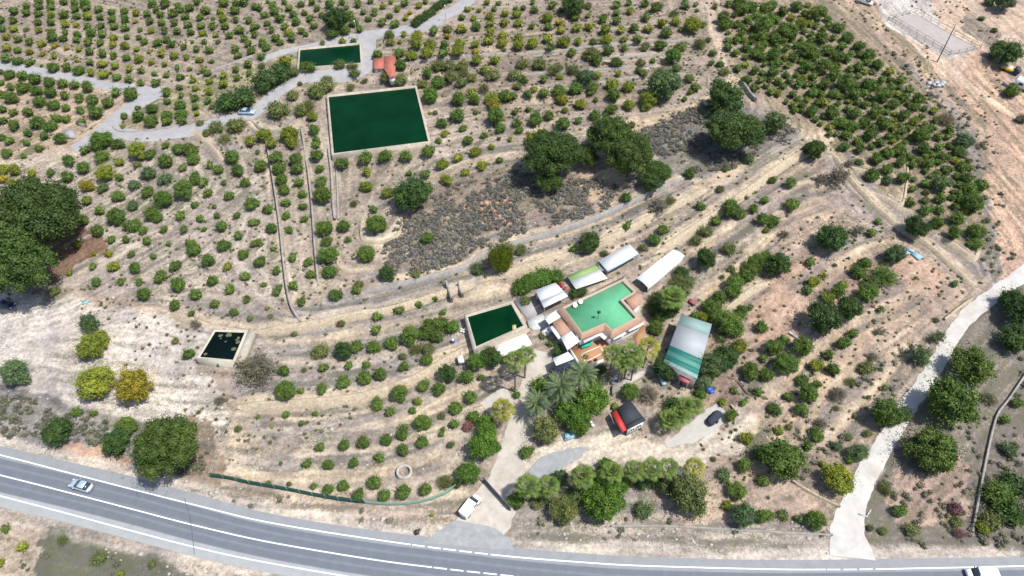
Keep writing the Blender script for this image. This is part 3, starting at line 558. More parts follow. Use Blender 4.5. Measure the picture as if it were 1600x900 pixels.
R3 = basin([(725, 491), (801, 469), (824, 510), (741, 547)], 2.2, .6, CONCW, GWATER, 'dark green garden reservoir just left of the white house terrace', .5)
R4 = basin([(334, 514), (387, 516), (366, 565), (306, 560)], 2.1, .42, surf('cream_concrete', (.42, .39, .32, 1), .12, .8, .9, stain=(.34, .31, .25, 1)), DWATER, 'small raised basin of black water with floating algae in the chalky field', .35, 1)
_z = R4[3]; m = MB(); m.prism(at(*np.array([(388, 516), (397, 518), (377, 566), (367, 566)], float).T, _z-.25), _z-3, _z-.25); o = m.obj('sloping_ledge', surf('ledge_concrete', (.36, .33, .27, 1), .25, 1), None); tag(o, 'rough concrete ledge along the right side of the small black basin', 'ledge')
m = MB(); p = at(np.array([368.]), np.array([573.]), _z-2)[0]; m.tube((p[0]-25*0, p[1], p[2]), (p[0], p[1], p[2]+.7), .16, .16); m.tube((p[0]-.3, p[1], p[2]+.7), (p[0]+.3, p[1], p[2]+.7), .1, .1); 
p2 = g1(342, 573); m = MB(); m.tube((0, 0, -.1), (0, 0, .7), .14, .14, 8); m.tube((0, -.3, .6), (0, .3, .6), .09, .09, 6); m.tube((0, 0, .7), (0, 0, .85), .22, .22, 8); o = m.obj('water_valve', TEAL); o.location = p2; tag(o, 'small teal water valve in front of the black basin', 'valve')
# walkway on R3
PADH = PADS[4][4]; zh = PADH
def pxz(px, z): return at(*np.array(px, float).T, z)
I_ = [(880.9, 480.2), (973.2, 437.5), (990.7, 455.7), (968.6, 468.7), (993.9, 495.9), (956.9, 515.4), (944.9, 504.1), (909.8, 519.8)]
O_ = [(870.2, 485.2), (975.7, 431.3), (994.4, 455.7), (973.5, 468.2), (1005.8, 501.6), (954.3, 529.2), (943.7, 516.6), (907.9, 530.4)]
zr = zh+3.5
house = thing('house', (pxz([(935, 485)], zh)[0][0], pxz([(935, 485)], zh)[0][1], zh), 0, 'white house with flat green roof and salmon tiled edges', 'house')
HO = np.array(house.location)
def sub(mb, name, mat, parent=None, smooth=False, off=None):
    off = HO if off is None else off; mb.v = [v-off for v in mb.v]; return mb.obj(name, mat, parent or house, smooth)
It = pxz(I_, zr+.35); Ot = pxz(O_, zr-.25); nI = 8
Wl = inset(Ot, .45)
sub(MB().prism(Wl, zh-2.2, zr-.52), 'wall', WHITE)
gsl = inset(It, -.05); sub(MB().prism(gsl, zr-.5, zr-.35), 'flat_roof', GREENR)
m = MB(); pv = np.vstack([inset(It, -.22), It[:, :2]]); i = np.arange(8); j = (i+1) % 8
ring(m, inset(It, -.22), It[:, :2], zr-.3, zr+.36, zr-.4); sub(m, 'parapet', COPE)
def tiles(idx):
    m = MB(); ii = inset(It, -.225)
    for a in idx:
        b = (a+1) % 8; m.add(np.array([[*ii[a], zr+.34], [*ii[b], zr+.34], [*Ot[b, :2], zr-.28], [*Ot[a, :2], zr-.28], [*Ot[a, :2], zr-.4], [*Ot[b, :2], zr-.4]]), np.array([[0, 1, 2, 3], [3, 2, 5, 4]]))
    return m
sub(tiles([7]), 'tile_skirt', TILE); sub(tiles([4, 5, 6]), 'tile_skirt', TILE); sub(tiles([0, 1, 2, 3]), 'edge_coping', COPE)
m = MB(); q = pxz([(975, 466), (993, 456.5), (1005.5, 461.5), (1001, 474), (990, 483.5)], zr-.5); m.prism(q, zr-.8, zr-.5); sub(m, 'side_tile_roof', TILE)
m = MB(); m.prism(inset(q, .3), zh-2, zr-.8); sub(m, 'side_wall', WHITE)
q = pxz([(910.6, 531), (939.3, 518.3), (948.2, 526.9), (944.3, 531), (936.8, 524.4), (913, 536)], zr-.9); sub(MB().prism(q, zr-1.05, zr-.85), 'porch_canopy', WHITE)
q = pxz([(957, 527.5), (976, 518), (979, 521), (959, 531.5)], zr-.8); sub(MB().prism(q, zr-.95, zr-.8), 'window_canopy', WHITE)
q = pxz([(980.5, 514.5), (1005, 502.5), (1006, 506.5), (983, 518.5)], zr-.8); sub(MB().prism(q, zr-.95, zr-.8), 'window_canopy', WHITE)
def wall_windows(a, b, zc, n, w=1.3, h=1.2, parent=None, off=None):
    a = np.array(a)[:2]; b = np.array(b)[:2]; d = b-a; L = np.linalg.norm(d); d /= L; ang = math.atan2(d[1], d[0]); nrm = np.array([d[1], -d[0]])
    for k in range(n):
        c = a+d*L*(k+.7)/(n+.4); m = MB()
        m.box((c[0]+nrm[0]*.03, c[1]+nrm[1]*.03, zc), (w/2, .05, h/2), ang); f = sub(m, 'window', GLASS, parent, off=off)
        m = MB()
        for sx, sz, hx, hz in ((0, h/2, w/2+.06, .06), (0, -h/2, w/2+.1, .06), (-w/2, 0, .05, h/2), (w/2, 0, .05, h/2), (0, 0, .03, h/2)): m.box((c[0]+d[0]*sx+nrm[0]*.07, c[1]+d[1]*sx+nrm[1]*.07, zc+sz), (hx, .05, hz), ang)
        g = sub(m, 'window_frame', WHITE, f, off=off); 
wl_ = Wl if np.sum(Wl[:, 0]*np.roll(Wl[:, 1], -1)-Wl[:, 1]*np.roll(Wl[:, 0], -1)) > 0 else Wl[::-1]
n8 = len(wl_)
for k in range(n8):
    a, b = wl_[k], wl_[(k+1) % n8]; L = np.hypot(*(b-a)); nx = (b-a)[1]; ny = -(b-a)[0]
    if L > 2.4 and ny/L < .3: wall_windows(a, b, zh+1.6, max(1, int(L/3.0)))
# aerial and dishes
pm = pxz([(934.3, 497.8)], zr-.35)[0]; m = MB(); m.tube(pm, pm+[0, 0, 2.1], .06, .05); m.box(pm+[0, 0, 2.05], (.32, .2, .22), .3); sub(m, 'chimney_pipe', DARK)
for u, v in ((898.5, 480), (907, 474.5)):
    pm = pxz([(u, v)], zr-.35)[0]; m = MB(); m.tube(pm-[0, 0, .05], pm+[0, 0, .5], .05, .05); t_ = np.linspace(0, 2*math.pi, 13)[:-1]; dr = np.array([.4, -.6, .69]); e1 = np.array([.83, .55, 0]); e2 = np.cross(dr, e1)
    cn = pm+[0, 0, .75]; v_ = np.vstack([cn[None]-dr*.12, cn+.3*(np.cos(t_)[:, None]*e1+np.sin(t_)[:, None]*e2)-dr*.08, cn+.55*(np.cos(t_)[:, None]*e1+np.sin(t_)[:, None]*e2)]); k = np.arange(12); k2 = (k+1) % 12
    m.add(v_, [np.c_[np.zeros(12, int), k+1, k2+1], np.c_[k+1, k+13, k2+13, k2+1]]); sub(m, 'satellite_dish', WHITE)
# terrace in front
def slab(name, px, z, mat, label=None, cat=None, th=.3, foot=1.5, kind=None):
    q = pxz(px, z); o = MB().prism(q, z-foot, z).obj(name, mat); return tag(o, label, cat, None, kind)
terr = thing('house_terrace', tuple(pxz([(922, 552)], zh+.1)[0]), 0, 'orange tiled terrace with a white outlined rectangle in front of the house', 'terrace'); TO = np.array(terr.location)
sub(MB().prism(pxz([(890.3, 543.9), (907, 530), (930, 519), (944, 517), (955, 530), (950, 545), (944.3, 561.4), (915.4, 572.7), (906, 569)], zh+.12), zh-2.5, zh+.12), 'terrace_floor', ORANGE, terr, off=TO)
m = MB(); qq = pxz([(908.3, 553.5), (937.4, 540.8), (943.5, 550.5), (914.8, 565.5)], zh+.12)
for a, b in zip(qq, np.roll(qq, -1, 0)): d = b-a; m.box((a+b)/2+[0, 0, .012], (np.hypot(*d[:2])/2+.06, .07, .012), math.atan2(d[1], d[0]))
sub(m, 'painted_outline', PAINT, terr, off=TO)
def wallpx(m, px, z0, z1, th=.22):
    q = pxz(px, z1)
    for a, b in zip(q[:-1], q[1:]): d = b-a; m.box(((a[0]+b[0])/2, (a[1]+b[1])/2, (z0+z1)/2), (np.hypot(*d[:2])/2+th/2, th/2, (z1-z0)/2), math.atan2(d[1], d[0]))
    return m
sub(wallpx(MB(), [(889.5, 543), (908, 571), (915.6, 572.8), (942, 561.5)], zh-2.5, zh+.95), 'terrace_parapet', WHITE, terr, off=TO)
slab('side_terrace', [(990, 526), (1005, 507), (1009, 512), (1004, 534), (994, 540)], zh+.1, ORANGE, 'orange paved strip at the right end of the white house', 'terrace')
for u, v in ((922, 567), (931, 563.5)):
    p = pxz([(u, v)], zh+.12)[0]; m = MB(); m.box((0, 0, .4), (.25, .25, .04)); m.box((0, -.24, .65), (.25, .03, .28))
    for a in (-1, 1):
        for b in (-1, 1): m.box((a*.21, b*.21, .2), (.03, .03, .2))
    o = m.obj('garden_chair', surf('brown_plastic', (.12, .05, .03, 1), .1)); o.location = p; tag(o, ('left' if u < 925 else 'right')+' dark brown garden chair at the front edge of the orange terrace', 'chair', 'chairs on the orange terrace')
def lounger(u, v, rz, mat, label, z=zh+.12):
    p = pxz([(u, v)], z)[0]; m = MB(); m.box((-.25, 0, .38), (.75, .35, .06)); m.add(*[np.array([(.5, -.35, .32), (.5, .35, .32), (1.05, .35, .75), (1.05, -.35, .75), (.5, -.35, .44), (.5, .35, .44), (1.0, .35, .85), (1.0, -.35, .85)]), np.array([(0, 1, 2, 3), (7, 6, 5, 4), (0, 3, 7, 4), (1, 5, 6, 2), (3, 2, 6, 7)])])
    for a in (-.9, .4):
        for b in (-.3, .3): m.box((a, b, .16), (.035, .035, .16))
    o = m.obj('sun_lounger', mat); o.location = p; o.rotation_euler = (0, 0, rz); o.scale = (1.25, 1.25, 1.25); tag(o, label, 'lounger')
lounger(916, 541, .4, surf('teal_fabric', (.01, .33, .24, 1), .1), 'teal sun lounger under the white porch edge')
# canopies ---------------------------------------------------
def canopy(name, px, z, mats, label, cat, posts=True, th=.12, hg=None, off0=None, arch=0, skirt=None, walls=None, hleg=2.6, pname='roof_panel'):
    """mats: [(t0,t1,material)] bands from the first edge (p0-p1) to the opposite edge (p3-p2)"""
    q = pxz(px, z); c = q.mean(0); t = thing(name, (c[0], c[1], z-hleg), 0, label, cat); off = np.array(t.location)
    for t0, t1, mt in mats:
        L0, L1 = q[0]+(q[3]-q[0])*t0, q[0]+(q[3]-q[0])*t1; R0, Rr = q[1]+(q[2]-q[1])*t0, q[1]+(q[2]-q[1])*t1; m = MB()
        if arch:
            K = 8; s = np.linspace(0, 1, K+1); zz = arch*4*s*(1-s); a = L0[None]*(1-s[:, None])+R0[None]*s[:, None]; b = L1[None]*(1-s[:, None])+Rr[None]*s[:, None]; a[:, 2] += zz; b[:, 2] += zz
            v = np.vstack([a, b, a-[0, 0, th], b-[0, 0, th]]); k = np.arange(K); n_ = K+1
            m.add(v, [np.c_[k, k+1, k+1+n_, k+n_], np.c_[k+2*n_, k+3*n_, k+1+3*n_, k+1+2*n_], np.c_[k, k+2*n_, k+1+2*n_, k+1], np.c_[k+n_, k+n_+1, k+1+3*n_, k+3*n_]])
        else: m.prism([L0[:2], R0[:2], Rr[:2], L1[:2]], z-th, z)
        sub(m, pname, mt, t, off=off)
    if posts:
        qi = inset(q, .25)
        for a in qi:
            zb = float(H(a[0], a[1]))-.1; sub(MB().tube((a[0], a[1], zb), (a[0], a[1], z-th), .06, .06), 'post', GREYM, t, off=off)
    if walls:
        for a_, b_, mt in walls:
            qi = inset(q, .25); m = MB(); a, b = qi[a_], qi[b_]; d = b-a; zb = min(float(H(*a)), float(H(*b)))-.5; m.box(((a[0]+b[0])/2, (a[1]+b[1])/2, (zb+z-th)/2), (np.hypot(*d)/2, .08, (z-th-zb)/2-.004), math.atan2(d[1], d[0])); sub(m, 'wall', mt, t, off=off)
    return t
canopy('patio_roof', [(849.5, 495.9), (870, 484.2), (875.9, 495.3), (857.7, 506.6)], zh+2.9, [(0, 1, PANEL)], 'small white square awning between pool terrace and the green roof', 'awning')
canopy('annex_roof', [(876.5, 495.3), (892.2, 516), (877.1, 526), (863.3, 504.7)], zh+2.7, [(0, 1, TILE)], 'salmon tiled annex roof between two white awnings', 'roof', walls=[(2, 3, WHITE), (1, 2, WHITE)], pname='tile_panel')
canopy('annex_awning', [(862.7, 508.5), (877.2, 526.2), (872.7, 530), (858.9, 511.6)], zh+2.4, [(0, 1, PANEL)], 'narrow white awning strip left of the salmon annex roof', 'awning')
canopy('patio_roof', [(876.2, 527), (892.6, 516.6), (905.6, 533), (886.5, 547)], zh+3.0, [(0, 1, PANEL)], 'white square awning at the left corner of the orange terrace', 'awning')
canopy('porch', [(836.3, 453.2), (868, 441.6), (887.8, 462.6), (850, 481)], zh+2.9, [(0, .62, WROOF), (.64, 1, WROOF)], 'white corrugated porch roof with two panels beside the green hedge', 'porch roof', walls=[(0, 1, WHITE)])
canopy('carport', [(885.5, 430.6), (930, 412.6), (949.5, 434.7), (900, 451.8)], zh+2.7, [(0, .38, LGREEN), (.39, 1, WROOF)], 'canopy with pale green strip and white corrugated strip behind the house', 'canopy', walls=[(0, 1, GSTONE)])
t = canopy('shelter', [(935, 407.2), (983.3, 381), (997.7, 396.2), (949.5, 423.7)], zh+3.6, [(0, 1, WROOF)], 'white corrugated roof with light blue front edge', 'shelter', walls=[(0, 1, GSTONE)])
q = pxz([(949.5, 423.7), (997.7, 396.2)], zh+3.6); d = q[1]-q[0]; m = MB(); m.box(((q[0]+q[1])/2+[0, -.05, -.2]), (np.hypot(*d[:2])/2, .06, .22), math.atan2(d[1], d[0])); sub(m, 'fascia', BLUEP, t, off=np.array(t.location))
canopy('grey_roof', [(931, 409), (935, 407.5), (951, 425), (938, 422)], zh+2.8, [(0, 1, GREYM)], 'narrow grey roof strip between the green canopy and the white shelter', 'roof')
canopy('marquee', [(994.3, 434.7), (1012.9, 449.9), (1070, 399.6), (1051.5, 390)], zh+3.3, [(0, 1, PANEL)], 'long white arched awning right of the green roof', 'awning', arch=.3, walls=[(1, 2, WHITE)])
canopy('shed', [(1064.7, 490.7), (1112.4, 506.4), (1089, 592), (1036.5, 566)], zh+3.2, [(0, .22, PTEAL), (.22, .66, PSHEET), (.66, .75, TEAL), (.75, .84, LTEAL), (.84, .93, TEAL), (.93, 1, PTEAL)], 'large corrugated shed with grey, pale green and teal striped roof', 'shed', walls=[(0, 1, GSTONE), (3, 0, DARK), (2, 3, GSTONE), (1, 2, GSTONE)], pname='roof_sheet')  # left wall's shade is put into its colour by the dark material
canopy('lean_to', [(1062, 585.5), (1080, 592.5), (1076, 600), (1060.5, 592.5)], zh+1.8, [(0, 1, PINK)], 'small faded red lean-to roof at the lower end of the striped shed', 'lean-to')
hz_ = float(H(*g1(985, 665)[:2]))
t = canopy('hut', [(965, 637), (984, 624.5), (1009, 656.7), (980.5, 671)], hz_+2.7, [(0, .80, BLACKR), (.81, 1, BLACKR)], 'small hut with a black roof and a bright red side strip', 'hut', walls=[(2, 3, WHITE), (0, 1, GSTONE), (1, 2, GSTONE), (3, 0, DARK)])
o_ = np.array(t.location); q = pxz([(955.7, 646), (962.8, 640), (980.2, 671), (972.2, 675.5)], hz_+2.5); sub(MB().prism(q, hz_+2.35, hz_+2.5), 'red_roof_strip', RED, t, off=o_)
wall_windows(inset(pxz([(965, 637), (984, 624.5), (1009, 656.7), (980.5, 671)], hz_+2.7), .2)[3], inset(pxz([(965, 637), (984, 624.5), (1009, 656.7), (980.5, 671)], hz_+2.7), .2)[2], hz_+1.3, 2, 1.0, 1.0, t, o_)
canopy('shade_net', [(860.2, 575.2), (897.8, 560.2), (905, 572), (872, 589)], zh+1.9, [(0, 1, NET)], 'dark navy shade net beside the white panel below the terrace', 'shade net', th=.04)
canopy('store_roof', [(864, 560), (887.8, 549.5), (897, 560.2), (869, 571.5)], zh+2.1, [(0, 1, PANEL)], 'small white flat roof next to the dark shade net', 'roof')
# pool terrace, white patio
slab('white_terrace', [(771, 538.5), (820.5, 519), (830.6, 535.3), (790, 554), (781.6, 557)], PADS[2][4]+.8, WHITE, None, None, kind='structure')
slab('white_terrace', [(740.5, 549), (822, 511.5), (829, 514), (822, 519), (765, 541), (742, 556)], PADS[2][4]+1.2, COPE, None, None, kind='structure')
slab('white_terrace', [(823.7, 499), (848, 489.5), (858, 508), (836, 515), (827, 511)], zh+.3, surf('white_patio_stone', (.46, .46, .45, 1), .3, 1.2), None, None, kind='structure')
slab('grey_patio', [(803, 470), (812, 462), (838, 470), (850, 486), (824, 497)], zh+.15, CONC, None, None, kind='structure')
slab('garden_ramp', [(956.8, 601.6), (1008.3, 572.7), (1014, 575), (1013, 581), (957, 615)], float(H(*g1(985, 595)[:2]))+.6, DRIVE, None, None, kind='structure')
slab('white_step', [(846, 518), (850.5, 511.5), (856, 510), (859, 521), (849, 524)], zh+.2, WHITE, None, None, kind='structure')
m = MB(); q = pxz([(800, 508), (806, 507), (807, 514), (801, 515)], R3[3]-.3); m.prism(q, R3[3]-.6, R3[3]-.3); o = m.obj('float_box', surf('yellow_board', (.45, .36, .13, 1))); tag(o, 'small yellowish board floating in the garden reservoir', 'board')
m = MB(); m.tube((0, 0, 0), (0, 0, .9), .35, .35, 12); m.tube((0, 0, .9), (0, 0, .93), .3, .3, 12); o = m.obj('barrel', BLUE); o.location = g1(708, 535); tag(o, 'blue and white barrel on the bare earth left of the garden reservoir', 'barrel')
o = MB().tube((0, 0, .931), (0, 0, .96), .28, .28, 12).obj('lid', WHITE, o)
m = MB(); m.prism([(-.55, -.75), (.55, -.75), (.55, .75), (-.55, .75)], 0, 1.1); m.box((0, 0, 1.13), (.2, .2, .05)); o = m.obj('water_tank', WHITE); o.location = g1(720, 565); o.rotation_euler = (0, 0, .3); tag(o, 'white square water tank on the terrace below the reservoir corner', 'tank')
for k, (u, v) in enumerate(((721, 519), (725, 520), (729, 517))):
    m = MB(); m.box((0, 0, .42), (.24, .24, .03)); m.box((0, .22, .68), (.24, .03, .27)); [m.box((a*.2, b*.2, .2), (.025, .025, .2)) for a in (-1, 1) for b in (-1, 1)]
    o = m.obj('white_chair', WHITE); o.location = g1(u, v); o.rotation_euler = (0, 0, .4*k); tag(o, ('leftmost', 'middle', 'rightmost')[k]+' of three white plastic chairs at the left wall of the garden reservoir', 'chair', 'white chairs beside the garden reservoir')
for k, (u, v) in enumerate(((923, 661), (926, 666))):
    m = MB(); m.box((0, 0, .42), (.28, .28, .03)); m.box((0, .26, .7), (.28, .03, .3)); [m.box((a*.22, b*.22, .2), (.03, .03, .2)) for a in (-1, 1) for b in (-1, 1)]
    o = m.obj('white_chair', WHITE); o.location = g1(u, v); o.rotation_euler = (0, 0, 1.4*k); tag(o, ('upper', 'lower')[k]+' white garden chair beside the tree left of the black roofed hut', 'chair', 'white chairs near the hut')
# red hut at the top
hz2 = float(H(*g1(602, 112)[:2])); zz2 = hz2+1.5
t = thing('brick_hut', tuple(pxz([(603, 104)], hz2)[0]), 0, 'small hut with a red tiled roof between the two upper reservoirs', 'hut'); o_ = np.array(t.location)
a0 = pxz([(583.6, 91), (600, 89.5), (600, 107), (583.6, 107.5)], zz2); b0 = pxz([(600, 88.5), (618.5, 86.5), (617.5, 119), (609, 121.5), (600, 108)], zz2)
sub(MB().prism(inset(a0, .25), hz2-1, zz2-.2), 'wall', WHITE, t, off=o_); sub(MB().prism(inset(b0, .25), hz2-1, zz2-.2), 'wall', WHITE, t, off=o_)
sub(MB().prism(a0, zz2-.2, zz2), 'tile_roof', TILE2, t, off=o_); sub(MB().prism(b0, zz2-.18, zz2+.12), 'tile_roof', TILE2, t, off=o_)
wall_windows(inset(a0, .25)[3], inset(a0, .25)[2], hz2+.55, 1, .8, .8, t, o_)
# head gate structures at left
m = MB(); m.prism(pxz([(95, 208), (112, 199), (117, 213), (98, 212)], float(H(*g1(105, 208)[:2]))+.8), float(H(*g1(105, 208)[:2]))-.5, float(H(*g1(105, 208)[:2]))+.8); o = m.obj('irrigation_box', CONC); tag(o, 'grey concrete irrigation box at the edge of the lower left citrus plot', 'concrete box')
free_wall('low_wall', [(120, 193), (127, 197), (136, 199)], .9, .3, GSTONE, 'short whitish wall end beside the left lane', 'wall')
# stone well
wz = g1(632, 739); t_ = np.linspace(0, 2*math.pi, 25)[:-1]; m = MB(); ring(m, np.c_[wz[0]+1.45*np.cos(t_), wz[1]+1.45*np.sin(t_)], np.c_[wz[0]+1.05*np.cos(t_), wz[1]+1.05*np.sin(t_)], wz[2]-.5, wz[2]+.75, wz[2]+.1); o = m.obj('stone_well', surf('pale_stone', (.34, .32, .28, 1), .3, 2)); tag(o, 'round low stone well ring among the lower terraces', 'well')
# ------------------------------------------------------------------ fences
def fence(name, px, h, mat, label, step=2.5, rail=True, panel=False, group=None):
    p = smooth(P(px), 6)[:, :2]; seg = np.hypot(*np.diff(p, axis=0).T); al = np.r_[0, np.cumsum(seg)]; n = max(2, int(round(al[-1]/step))+1); q = np.linspace(0, al[-1], n); c = np.c_[np.interp(q, al, p[:, 0]), np.interp(q, al, p[:, 1])]; z = H(c[:, 0], c[:, 1])
    t = thing(name, (c[0, 0], c[0, 1], z[0]), 0, label, 'fence', group); off = np.array(t.location)
    for k in range(n): sub(MB().tube((c[k, 0], c[k, 1], z[k]-.2), (c[k, 0], c[k, 1], z[k]+h+.05), .05, .05, 5), 'post', GREYM if not rail else mat, t, off=off)
    m = MB()
    for k in range(n-1):
        a = np.array([*c[k], z[k]]); b = np.array([*c[k+1], z[k+1]])
        if panel:
            d = b-a; nn = np.array([-d[1], d[0], 0]); nn /= np.linalg.norm(nn); nn *= .02; v = np.array([a+nn, b+nn, b+nn+[0, 0, h], a+nn+[0, 0, h], a-nn, b-nn, b-nn+[0, 0, h], a-nn+[0, 0, h]]); m.add(v, np.array([[0, 1, 2, 3], [7, 6, 5, 4], [3, 2, 6, 7]]))
        else:
            for hh in (h*.5, h): m.tube(a+[0, 0, hh], b+[0, 0, hh], .045, .045, 4)
    sub(m, 'mesh_panel' if panel else 'rails', mat, t, off=off); return t
fence('boundary_fence', [(331, 746), (360, 750), (400, 757), (440, 764), (490, 774), (530, 781), (570, 786)], 1.7, surf('dark_green_screen', (.006, .05, .035, 1), .3, 2, .9), 'dark green screen fence above the road bank', panel=True, rail=False)
fence('boundary_fence', [(570, 786), (600, 789), (640, 788), (680, 779), (700, 770), (712, 762)], 1.3, surf('pale_green_screen', (.15, .24, .185, 1), .2, 2, .9), 'faded pale green screen fence curving to the driveway', panel=True, rail=False)
fence('boundary_fence', [(372, 640), (350, 680), (340, 715), (331, 746)], 1.5, surf('wire_mesh', (.3, .3, .3, 1), .2), 'thin wire fence along the left edge of the sandy terraces', 3.5)
fence('driveway_gate', [(755, 751), (776, 775), (798, 799)], 1.7, surf('grey_gate', (.10, .10, .11, 1), .2), 'dark grey sliding gate across the driveway', 2.2, panel=True, rail=False)
fence('arena_fence', [(1389, 27), (1410, 21), (1433, 14.5)], 1.4, DARK, 'short upper left rail fence of the sand arena', 3)
fence('arena_fence', [(1433, 14.5), (1480, 47), (1529, 80)], 1.4, DARK, 'long upper right rail fence of the sand arena', 3)
fence('arena_fence', [(1529, 80), (1505, 87), (1481, 92)], 1.4, DARK, 'short lower right rail fence of the sand arena', 3)
fence('arena_fence', [(1478, 95), (1433, 62), (1388, 29)], 1.4, DARK, 'long outer rail fence of the sand arena beside the lamp pole', 3)
fence('arena_fence', [(1481, 89), (1440, 58), (1396, 27)], 1.2, DARK, 'long inner rail fence of the sand arena', 3)
m = MB(); m.tube((0, 0, -.3), (0, 0, 11.3), .16, .10, 8); o = thing('lamp_pole', g1(1464, 97), 0, 'tall dark lamp pole at the near edge of the sand arena', 'lamp pole'); m.obj('pole', DARK, o); m = MB(); m.box((-.35, 0, 11.2), (.4, .14, .09)); m.obj('lamp_head', GREYM, o)
for u, v, hh, lb in ((559, 62, 6, 'slim lamp post on the lane above the oblong reservoir'), (697, 33, 5, 'slim lamp post beside the top lane and the dark hedge')):
    o = thing('street_lamp', g1(u, v), 0, lb, 'street lamp'); m = MB(); m.tube((0, 0, -.2), (0, 0, hh), .08, .05, 6); m.obj('pole', GREYM, o); m = MB(); m.box((0, -.4, hh), (.12, .45, .06)); m.obj('lamp_head', WHITE, o)
# ------------------------------------------------------------------ vehicles
TYRE = surf('rubber', (.02, .02, .02, 1), .2); CHROME = surf('rim_metal', (.5, .5, .52, 1), .1, 3, .35, .8)
def carpaint(n_, c, met=.35):
    m, n, l, b = newmat(n_); b.inputs['Base Color'].default_value = c; b.inputs['Metallic'].default_value = met; b.inputs['Roughness'].default_value = .32; b.inputs['Coat Weight'].default_value = .6; return m
LAMPR = surf('tail_lamp', (.35, .01, .02, 1), .1, 3, .3); LAMPW = surf('head_lamp', (.75, .78, .8, 1), .1, 3, .2)
def loft(st, mat, name, parent):
    """st: stations (x, halfwidth_bottom, halfwidth_top, z0, z1)"""
    m = MB(); v = []
    for x, wb, wt, z0, z1 in st: v += [(x, -wb*.93, z0), (x, -wb, z0+(z1-z0)*.35), (x, -wt, z1-.05), (x, -wt*.9, z1), (x, wt*.9, z1), (x, wt, z1-.05), (x, wb, z0+(z1-z0)*.35), (x, wb*.93, z0)]
    n = len(st); k = 8; F = []
    for i in range(n-1):
        for j in range(k): F.append((i*k+j, i*k+(j+1) % k, (i+1)*k+(j+1) % k, (i+1)*k+j))
    m.add(np.array(v), [np.array(F), np.array([list(range(k))[::-1]]), np.array([list(range((n-1)*k, n*k))])]); return m.obj(name, mat, parent)
def vehicle(name, u0, v0, u1, v1, paint_, label, cat, kind='car', L=4.4, W=1.78, z=.7):
    """(u0,v0) nose, (u1,v1) tail"""
    a, b = g1(u0, v0, z), g1(u1, v1, z); c = (a+b)/2; d = a-b; t = thing(name, (c[0], c[1], float(H(c[0], c[1]))+.06), math.atan2(d[1], d[0]), label, cat); w = W/2; h = L/2
    sl = float(H(a[0], a[1])-H(b[0], b[1]))/max(np.hypot(*d[:2]), 1); t.rotation_euler = (0, -math.atan(sl), math.atan2(d[1], d[0]))
    if kind == 'car':
        loft([(-h, w*.8, w*.75, .35, .78), (-h+.15, w*.95, w*.86, .25, .92), (-h+.9, w, w*.92, .22, .96), (h-1.3, w, w*.92, .22, .93), (h-.35, w*.95, w*.84, .22, .78), (h, w*.72, w*.66, .32, .62)], paint_, 'body', t)
        loft([(-h+.45, w*.82, w*.66, .9, .98), (-h+1.05, w*.86, w*.70, .9, 1.38), (h-2.0, w*.86, w*.70, .9, 1.38), (h-1.15, w*.82, w*.66, .88, .95)], GLASS, 'windows', t)
        loft([(-h+1.08, w*.74, w*.7, 1.36, 1.42), (-h+1.5, w*.78, w*.74, 1.38, 1.47), (h-2.4, w*.78, w*.74, 1.38, 1.47), (h-2.02, w*.74, w*.7, 1.36, 1.42)], paint_, 'roof', t); wx = (-h+.85, h-.85)
    elif kind == 'van':
        loft([(-h, w*.92, w*.84, .35, 1.75), (-h+.12, w, w*.88, .3, 1.86), (h-1.9, w, w*.88, .3, 1.86), (h-1.55, w, w*.88, .3, 1.80)], paint_, 'cargo_body', t)
        loft([(h-1.55, w, w*.86, .3, 1.2), (h-.9, w, w*.86, .3, 1.08), (h-.25, w*.94, w*.8, .3, .95), (h, w*.75, w*.65, .4, .75)], paint_, 'bonnet', t)
        loft([(h-1.57, w*.9, w*.84, 1.1, 1.78), (h-1.4, w*.9, w*.82, 1.1, 1.70), (h-.72, w*.84, w*.78, 1.02, 1.12)], GLASS, 'windscreen', t)
        for s in (-1, 1): m = MB(); m.box((h-1.9, s*w*.98, 1.35), (.35, .03, .25)); m.obj('side_window', GLASS, t)
        wx = (-h+.8, h-.8)
    for x in wx:
        for s in (-1, 1):
            m = MB(); m.tube((x, s*(w-.2), .31), (x, s*(w-.005), .31), .31, .31, 14); ty = m.obj('wheel', TYRE, t); m = MB(); m.tube((x, s*(w-.05), .31), (x, s*(w+.005), .31), .18, .18, 10); m.obj('rim', CHROME, ty)
    for s in (-1, 1):
        m = MB(); m.box((h-.12, s*w*.66, .62), (.1, .16, .07)); m.obj('headlight', LAMPW, t); m = MB(); m.box((-h+.05, s*w*.74, .78 if kind == 'car' else 1.1), (.07, .13, .09 if kind == 'car' else .3)); m.obj('tail_light', LAMPR, t)
        m = MB(); m.box((h-1.45, s*(w+.1), .98), (.07, .1, .07)); m.obj('wing_mirror', paint_ if kind == 'car' else DARK, t)
    return t
SILVER = carpaint('silver_blue_paint', (.42, .52, .58, 1)); WPAINT = carpaint('white_paint', (.8, .8, .8, 1), 0); DPAINT = carpaint('dark_blue_paint', (.015, .03, .07, 1)); BPAINT = carpaint('pale_blue_paint', (.38, .52, .62, 1))
vehicle('car', 108.5, 753, 145, 764, SILVER, 'silver-blue car driving on the upper lane of the road', 'car')
vehicle('van', 748, 773, 722, 806, WPAINT, 'white panel van parked on the driveway outside the gate', 'van', 'van', 4.5, 1.85, 1.0)
vehicle('car', 1508, 895, 1562, 899, WPAINT, 'white car cut off by the bottom edge at right', 'car', 'van', 4.7, 1.85, 1.0)
vehicle('car', 400, 174.5, 371, 173.5, BPAINT, 'pale blue car parked on the lane bend beside the dark hedge', 'car')
vehicle('car', 26, 479, -12, 472, DPAINT, 'dark blue car parked under the big pines at the left edge', 'car')
